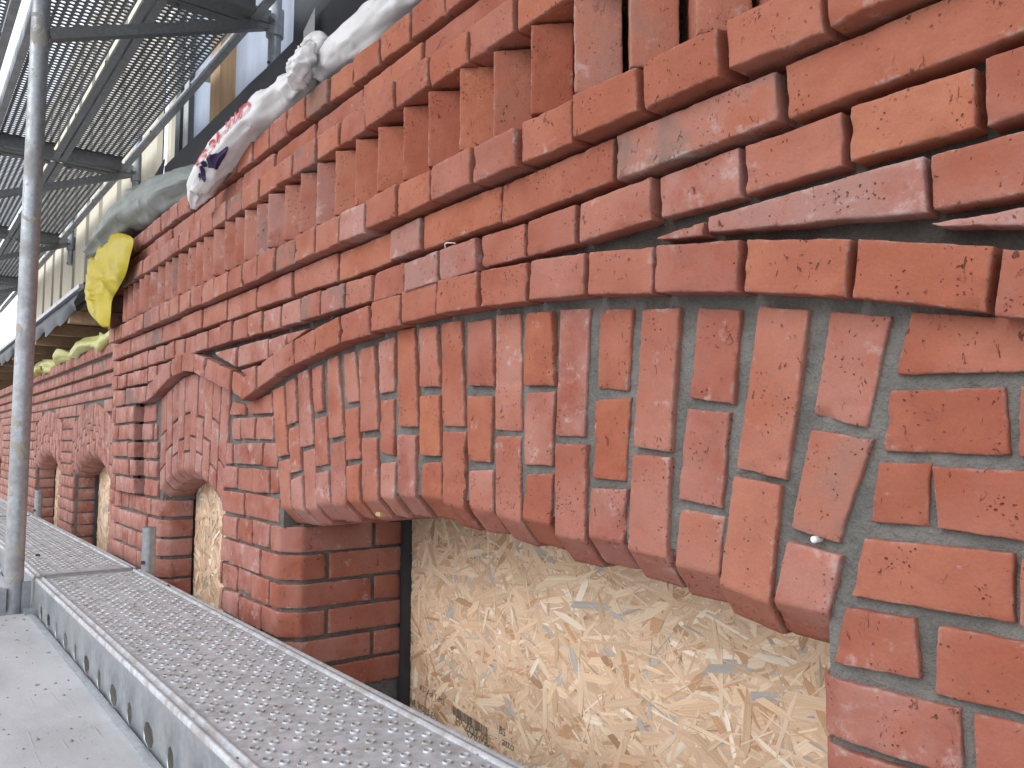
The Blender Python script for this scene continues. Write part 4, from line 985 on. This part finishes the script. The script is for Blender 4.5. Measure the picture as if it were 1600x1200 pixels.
b = MB(); b.box((-11, .47, .72), (-6.2, .50, 3.3)); b.build('backing', M_MEMB, tw)
# membrane flap curling past the end of the band
V = []; n = 14
for i in range(n):
    t = i / (n - 1); xx = -4.25 - .42 * t; zz = 1.40 - .10 * math.sin(t * 2.6) * 1.0 + .02 * t
    V.append([(xx, .30 - .03 * math.sin(t * 3), zz + .055 * (1 - .6 * t)), (xx, .29 - .05 * math.sin(t * 3), zz - .06 * (1 - .7 * t))])
strip('membrane_flap', M_MEMB, V, tw, 0)

# low eave over the far wall ---------------------------------------------------
ev = thing('roof_eave', 'open timber eave with brown soffit boards above the far wall', 'eave', (-8, .1, .60))
b = MB(); b.box((-12, -.04, .645), (-4.30, .36, .655)); b.build('soffit_board', M_SOFFIT, ev)
for i in range(13):
    x = -4.45 - .575 * i; b = MB(); b.box((x - .028, -.075, .585), (x + .028, .34, .644)); b.build('rafter', M_RAFTER, ev)
b = MB(); b.box((-12, .30, .46), (-4.05, .36, .585)); b.build('insulation', M_WOOL, ev)
for i in range(10):
    b = MB(); x = -4.18 - .575 * i; b.box((x - .22, .26, .46), (x + .06, .32, .52 + .04 * (i % 3))); b.build('insulation_block', M_WOOL, ev)
V = []
for i in range(120):
    x = -4.20 - 7.8 * i / 119; wv = .018 * math.sin(i * .9) + .014 * math.sin(i * .37 + 1)
    V.append([(x, .02 - .02, .735), (x, -.075, .70), (x, -.095, .645 + wv * .5), (x, -.085 + wv * .4, .598 + wv)])
strip('membrane_edge', M_MEMB, V, ev, .004)
b = MB(); b.beam((-4.10, -.082, .715), (-12, -.082, .715), .022, .020); b.build('fascia_batten', M_ALU, ev)
b = MB(); b.beam((-4.10, .10, .84), (-12, .10, .84), .05, .06); b.build('roof_batten', M_MEMB, ev)
b = MB(); b.add([(-12, -.06, .745), (-4.1, -.06, .745), (-4.1, .36, .93), (-12, .36, .93)], [(0, 1, 2, 3)]); b.add([(-12, -.06, .739), (-4.1, -.06, .739), (-4.1, .36, .924), (-12, .36, .924)], [(3, 2, 1, 0)]); b.build('roof_membrane', M_MEMB, ev)

# ================================================================== SACKS AND SHEETS ON THE WALL TOP
def catmull(P, n):
    P = np.array(P, float); k = len(P); t = np.linspace(0, k - 1, n); out = []
    for v in t:
        i = min(int(v), k - 2); f = v - i; p0, p1, p2, p3 = P[max(i - 1, 0)], P[i], P[i + 1], P[min(i + 2, k - 1)]
        out.append(.5 * (2 * p1 + (p2 - p0) * f + (2 * p0 - 5 * p1 + 4 * p2 - p3) * f * f + (3 * p1 - p0 - 3 * p2 + p3) * f ** 3))
    return np.array(out)
class Sausage:                              # crumpled sack: section swept along a path
    def __init__(s, path, rad, n=120, m=40, seed=1, crumple=.006, flat=.8, floor=None, wl=6.0):
        s.wl = wl; s.C = catmull(path, n); s.R = catmull([[r, r, r] for r in rad], n)[:, 0]; s.n, s.m, s.seed, s.cr, s.flat = n, m, seed, crumple, flat
        T = np.gradient(s.C, axis=0); T /= np.linalg.norm(T, axis=1, keepdims=True); s.T = T
        s.S = np.cross(T, np.array([0, 0, 1.0])); s.S /= np.linalg.norm(s.S, axis=1, keepdims=True); s.U = np.cross(s.S, T); s.floor = floor
    def pt(s, u, th, off=0.0):              # u 0..1 along, th angle (0 = side S, 90 deg = up)
        u = np.asarray(u, float); th = np.asarray(th, float); f = u * (s.n - 1); g = lambda A: np.stack([np.interp(f, np.arange(s.n), A[:, k]) for k in range(3)], -1)
        R = np.interp(f, np.arange(s.n), s.R); ct, st = np.cos(th), np.sin(th)
        loc = np.stack([u * s.wl, ct * .9, st * .9], -1)
        rg = 1 - np.abs(vnoise(loc * np.array([1.3, 1.6, 1.6]), s.seed)); rg2 = 1 - np.abs(vnoise(loc * np.array([2.6, 3, 3]) + 7, s.seed + 3))
        rr = R + s.cr * (1.9 * rg ** 3 + .6 * rg2 ** 5 - .9) * np.clip(R / .03, .2, 1.2) + off
        P = g(s.C) + g(s.S) * (rr * ct)[..., None] * 1.0 + g(s.U) * (rr * st * s.flat)[..., None]
        return P
    def build(s, name, mat, root):
        u, th = np.meshgrid(np.linspace(0, 1, s.n), np.linspace(0, 2 * math.pi, s.m, endpoint=False), indexing='ij')
        P = s.pt(u, th); i = np.arange(s.n * s.m).reshape(s.n, s.m); j = np.roll(i, -1, axis=1)
        Q = np.stack([i[:-1], j[:-1], j[1:], i[1:]], -1).reshape(-1, 4)
        return link_mesh(name, P.reshape(-1, 3), Q, root, mat, True)
ws = thing('plastic_sack', 'knotted white plastic sacks with red letters and violet print lying along the wall top', 'plastic sack', (-1.8, .0, .775))
bA = Sausage([at_w(303, 326, .110), at_w(308, 308, .108), at_w(320, 285, .100), at_w(352, 240, .078), at_w(395, 194, .055), at_w(438, 158, .042), at_w(468, 131, .035), at_w(486, 116, .030)],
             [.008, .026, .036, .043, .045, .044, .034, .016], seed=4, crumple=.0062, flat=.82, wl=5.2)
bA.build('sack_body', M_SACK, ws)
bB = Sausage([(-1.70, -.012, .858), (-1.62, -.015, .836), (-1.50, -.018, .836), (-1.36, -.018, .832), (-1.22, -.016, .834), (-1.02, -.010, .836), (-.8, 0, .83)], [.014, .030, .037, .041, .043, .043, .03], seed=8, crumple=.0060, flat=.85, wl=5.2)
bB.build('sack_body', M_SACK, ws)
kn = Sausage([(-1.73, -.035, .838), (-1.70, -.040, .885), (-1.645, -.035, .905), (-1.600, -.040, .880), (-1.600, -.060, .845)], [.010, .016, .017, .016, .010], n=50, m=18, seed=11, crumple=.006); kn.build('knot', M_SACK, ws)
kn = Sausage([(-1.70, -.050, .850), (-1.665, -.066, .838), (-1.625, -.065, .865)], [.016, .022, .014], n=30, m=18, seed=12, crumple=.008); kn.build('knot', M_SACK, ws)
kn = Sausage([(-1.600, -.060, .868), (-1.602, -.078, .825), (-1.612, -.088, .785), (-1.622, -.090, .762)], [.010, .025, .026, .006], n=50, m=22, seed=13, crumple=.009); kn.build('loose_end', M_SACK, ws)
def decal(name, S_, mat, polys, u0, du, th0, dth, off=.0022, n=34):
    """flat print wrapped on a sack: polys are lists of (a, b), a along the axis, b around it, filled with small cells"""
    mb = MB()
    for pl in polys:
        A = np.array(pl); lo, hi = A.min(0), A.max(0); m = n if (hi - lo).max() > .12 else 6
        ga, gb = np.linspace(lo[0], hi[0], m + 1), np.linspace(lo[1], hi[1], m + 1)
        for i in range(m):
            for j in range(m):
                ca, cb = (ga[i] + ga[i + 1]) / 2, (gb[j] + gb[j + 1]) / 2; ins = False
                for (x1, y1), (x2, y2) in zip(pl, pl[1:] + pl[:1]):
                    if (y1 > cb) != (y2 > cb) and ca < (x2 - x1) * (cb - y1) / (y2 - y1) + x1: ins = not ins
                if ins:
                    q = np.array([(ga[i], gb[j]), (ga[i + 1], gb[j]), (ga[i + 1], gb[j + 1]), (ga[i], gb[j + 1])])
                    mb.add(S_.pt(u0 + q[:, 0] * du, th0 + q[:, 1] * dth, off), [(0, 1, 2, 3)])
    return mb.build(name, mat, ws)
def refine(poly, k=6):
    out = []
    for p, q in zip(poly, poly[1:] + poly[:1]):
        for i in range(k): out.append((p[0] + (q[0] - p[0]) * i / k, p[1] + (q[1] - p[1]) * i / k))
    return out
# side facing the scaffold: S points to +y or -y depending on direction of travel
sgn = 0 if bA.S[60][1] < 0 else math.pi
def AT(deg): return sgn + (1 if sgn == 0 else -1) * math.radians(deg)
DIR = 1 if sgn == 0 else -1
V, Fc = text_mesh('G3HIID', 1.0); V[:, 0] -= V[:, 0].min(); V[:, 0] /= V[:, 0].max(); V[:, 1] -= V[:, 1].min(); V[:, 1] /= V[:, 1].max()
V[:, 0] += .06 * V[:, 1]
P = bA.pt(.34 + V[:, 0] * .30, AT(-12) + DIR * V[:, 1] * math.radians(32), .0032); link_mesh('printed_letters', P, Fc, ws, M_REDINK, False)
EMB = [[(0.02, .55), (.10, .70), (.16, .62), (.08, .48)], [(.06, .75), (.14, .92), (.20, .82), (.14, .66)], [(.12, .60), (.30, .98), (.36, .85), (.30, .55), (.22, .30), (.16, .02), (.08, .0), (.10, .25)],
       [(.34, .72), (.40, 1.0), (.48, .92), (.46, .70), (.40, .50)], [(.38, .40), (.52, .75), (.52, 1.02), (.60, 1.05), (.66, .70), (.78, .40), (.98, .25), (.98, .10), (.80, -.10), (.48, -.25), (.46, .05)]]
for pl in EMB: decal('printed_emblem', bA, M_VIOLET, [pl], .30, .20, AT(-60), DIR * math.radians(44))
rr = random.Random(5); dots = []
for k in range(16):
    a, b2 = k / 15 + rr.uniform(-.02, .02), (k % 3) * .35 + rr.uniform(-.1, .1); q = .012 + .010 * rr.random()
    dots.append([(a - q, b2 - q * 2.5), (a + q, b2 - q * 2.5), (a + q, b2 + q * 2.5), (a - q, b2 + q * 2.5)])
dA = [[(p[1] * .45, p[0]) for p in d] for d in dots]
decal('printed_dots', bA, M_VIOLET, dA, .215, .09, AT(-85), DIR * math.radians(75)); decal('printed_dots', bA, M_VIOLET, dA[::2], .60, .07, AT(-62), DIR * math.radians(40))
dB = [[(p[0], p[1]) for p in d] for d in dots]; decal('printed_dots', bB, M_VIOLET, dB, .52, .22, AT(2), DIR * math.radians(22))

tp = thing('tarpaulin', 'grey green sheet bundled on the wall top between white and yellow sacks', 'tarpaulin', (-3.0, 0, .775))
t1 = Sausage([(-2.46, .03, .80), (-2.62, .01, .835), (-2.85, -.01, .850), (-3.05, -.03, .845), (-3.20, -.05, .835)], [.03, .07, .085, .080, .055], seed=21, crumple=.012, flat=.80, wl=2.2); t1.build('sheet_roll', M_TARP, tp)
t2 = Sausage([(-2.92, .0, .875), (-3.10, -.02, .880), (-3.28, -.05, .860), (-3.45, -.08, .825), (-3.62, -.11, .790), (-3.74, -.12, .775)], [.03, .075, .085, .065, .035, .006], seed=23, crumple=.015, flat=.75, wl=2.2); t2.build('sheet_fold', M_TARP, tp)

def pillow(name, mat, root, outline, thick, seed, nu=26, amp=.012):
    """hanging film: outline rows of (left, right) points, bulged front and back"""
    Lp = catmull([o[0] for o in outline], 60); Rp = catmull([o[1] for o in outline], 60)
    u = np.linspace(0, 1, nu); P = Lp[:, None] * (1 - u)[None, :, None] + Rp[:, None] * u[None, :, None]
    prof = np.sin(np.pi * u)[None, :] ** .6 * np.sin(np.pi * np.linspace(.02, .98, 60))[:, None] ** .5
    d = amp * ((1 - np.abs(vnoise(P * np.array([9, 1, 3.5]) + P[..., 2:] * np.array([6, 0, 0]), seed))) ** 2 + .5 * (1 - np.abs(vnoise(P * np.array([22, 1, 14]), seed + 4))) ** 3) * prof
    Fp = P.copy(); Fp[..., 1] -= thick * prof + d; Bp = P.copy(); Bp[..., 1] += thick * .6 * prof
    n = 60 * nu; i = np.arange(n).reshape(60, nu); Q = np.stack([i[:-1, :-1], i[1:, :-1], i[1:, 1:], i[:-1, 1:]], -1).reshape(-1, 4)
    return link_mesh(name, np.concatenate([Fp.reshape(-1, 3), Bp.reshape(-1, 3)]), np.concatenate([Q, Q[:, ::-1] + n]), root, mat, True)
ys = thing('plastic_sack', 'yellow plastic sack hanging over the wall corner under the grey sheet', 'plastic sack', (-3.5, -.09, .46))
W_Y = .095
rows = [((158, 372), (178, 362)), ((147, 392), (207, 372)), ((142, 420), (203, 402)), ((139, 448), (196, 430)), ((141, 470), (184, 452)), ((144, 488), (175, 470)), ((153, 502), (173, 492)), ((164, 513), (171, 510))]
pillow('sack_body', M_YELLOW, ys, [[at_w(*l, W_Y), at_w(*r_, W_Y)] for l, r_ in rows], .016, 31, amp=.030)
V, Fc = text_mesh('uca', .05); q = at_w(143, 463, W_Y + .022); link_mesh('printed_text', np.array([(q[0] + v[0] * 1.3, -W_Y - .024, q[2] + v[1]) for v in V]), Fc, ys, M_INK, False)
yf = thing('plastic_film', 'crumpled pale yellow film lying along the top of the far wall', 'plastic film', (-5, .05, .457))
pts = []; rd = []
for i in range(16):
    t = i / 15; x = -3.50 - 3.2 * t; pts.append((x, .035 + .012 * math.sin(i * 2.1), .478 + .016 * math.sin(i * 1.7))); rd.append(.020 + .016 * abs(math.sin(i * 1.3 + .4)))
rd[0] = .022; rd[-1] = .03
f1 = Sausage(pts, rd, n=160, m=16, seed=41, crumple=.014, flat=1.0); f1.build('film', M_PYEL, yf)
tf = Sausage([(-5.95, .02, .47), (-6.02, -.02, .44), (-6.05, -.03, .40)], [.03, .025, .006], n=20, m=14, seed=43, crumple=.01); tf.build('loose_end', M_PYEL, yf)

# ================================================================== SMALL THINGS
p = at_w(598, 803, -.02)
wd = thing('wooden_wedge', 'small pale wooden wedge under the wide arch beside the strand board', 'wooden wedge', p)
b = MB(); b.add([(p[0] - .007, p[1] - .012, p[2] - .003), (p[0] + .008, p[1] - .010, p[2] - .004), (p[0] + .010, p[1] + .05, p[2] - .006), (p[0] - .010, p[1] + .05, p[2] - .006),
                 (p[0] - .006, p[1] - .012, p[2] + .004), (p[0] + .007, p[1] - .010, p[2] + .004), (p[0] + .009, p[1] + .05, p[2] + .001), (p[0] - .009, p[1] + .05, p[2] + .001)],
                [(0, 3, 2, 1), (4, 5, 6, 7), (0, 1, 5, 4), (1, 2, 6, 5), (2, 3, 7, 6), (3, 0, 4, 7)]); b.build('wedge', M_TIMBER, wd)
p = at_w(1272, 843, .002)
pg = thing('white_plug', 'tiny white plug between the last two slanting bricks of the wide arch', 'plug', p)
b = MB(); b.tube((p[0], p[1] + .012, p[2]), (p[0], p[1] - .001, p[2]), .0036, 14); b.tube((p[0], p[1] - .001, p[2]), (p[0], p[1] - .0025, p[2]), .0036, 14, r2=.0022); b.build('pin', M_WHITE, pg)
p0, p1 = at_w(697, 391, .042), at_w(712, 380, .055)
th_ = thing('plastic_thread', 'thin white plastic thread poking out of a joint under the projecting course', 'thread', p0)
s_t = Sausage([p0, (p0 + p1) / 2 + np.array([0, -.01, .004]), p1], [.0010, .0012, .0006], n=14, m=6, seed=2, crumple=0); s_t.build('strand', M_WHITE, th_)
def crumb(label, px, py, z, r):
    d = ray(px, py); q = CAM + d * ((z - CAM[2]) / d[2]); root = thing('mortar_crumb', label, 'mortar crumb', q, 'crumbs of mortar on the planks')
    n = 10; V = []; Q = []
    for i in range(6):
        for j in range(n):
            a, b2 = math.pi * (i / 5 - .5), 2 * math.pi * j / n; v = np.array([math.cos(a) * math.cos(b2), math.cos(a) * math.sin(b2), math.sin(a) * .6])
            V.append(q + v * r * (1 + .35 * float(vnoise(v * 1.7 + px, 4))) + np.array([0, 0, r * .5]))
    for i in range(5):
        for j in range(n): Q.append((i * n + j, i * n + (j + 1) % n, (i + 1) * n + (j + 1) % n, (i + 1) * n + j))
    link_mesh('crumb', np.array(V), np.array(Q), root, M_RAKED, False)
crumb('small dark mortar crumb on the plank beside the pole', 59, 869, ZP, .008)
crumb('tiny mortar crumb at the wall side of the near plank', 262, 917, ZP, .006)
crumb('tiny dark crumb on the grey deck board', 9, 923, -.508, .005)

# dust and grit lying on the planks and the board
r_ = np.random.default_rng(77); V, Q = [], []
for i in range(520):
    on_plank = r_.random() < .7
    x = r_.uniform(-2.8, -.8); y, z = (r_.uniform(-.375, -.09), ZP + .0004) if on_plank else (r_.uniform(-.62, -.40), -.5098)
    q = abs(r_.normal(0, .0016)) + .0007; k = len(V)
    for t in range(5): aa = t * 1.2566 + r_.uniform(0, .8); V.append((x + math.cos(aa) * q * 1.2, y + math.sin(aa) * q, z))
    V.append((x, y, z + q * .9)); Q += [(k + t, k + (t + 1) % 5, k + 5) for t in range(5)]
gr = link_mesh('grit', np.array(V), Q, None, plain_material('grit', (0.16, 0.12, 0.10, 1), (0.40, 0.36, 0.32, 1), 40, .95, 0), False, origin=(-1.8, -.25, ZP)); gr['kind'] = 'stuff'; gr['label'] = 'crumbs of brick and mortar grit scattered over the planks'; gr['category'] = 'grit'

for o in S.objects:
    if '_b' in o: del o['_b']
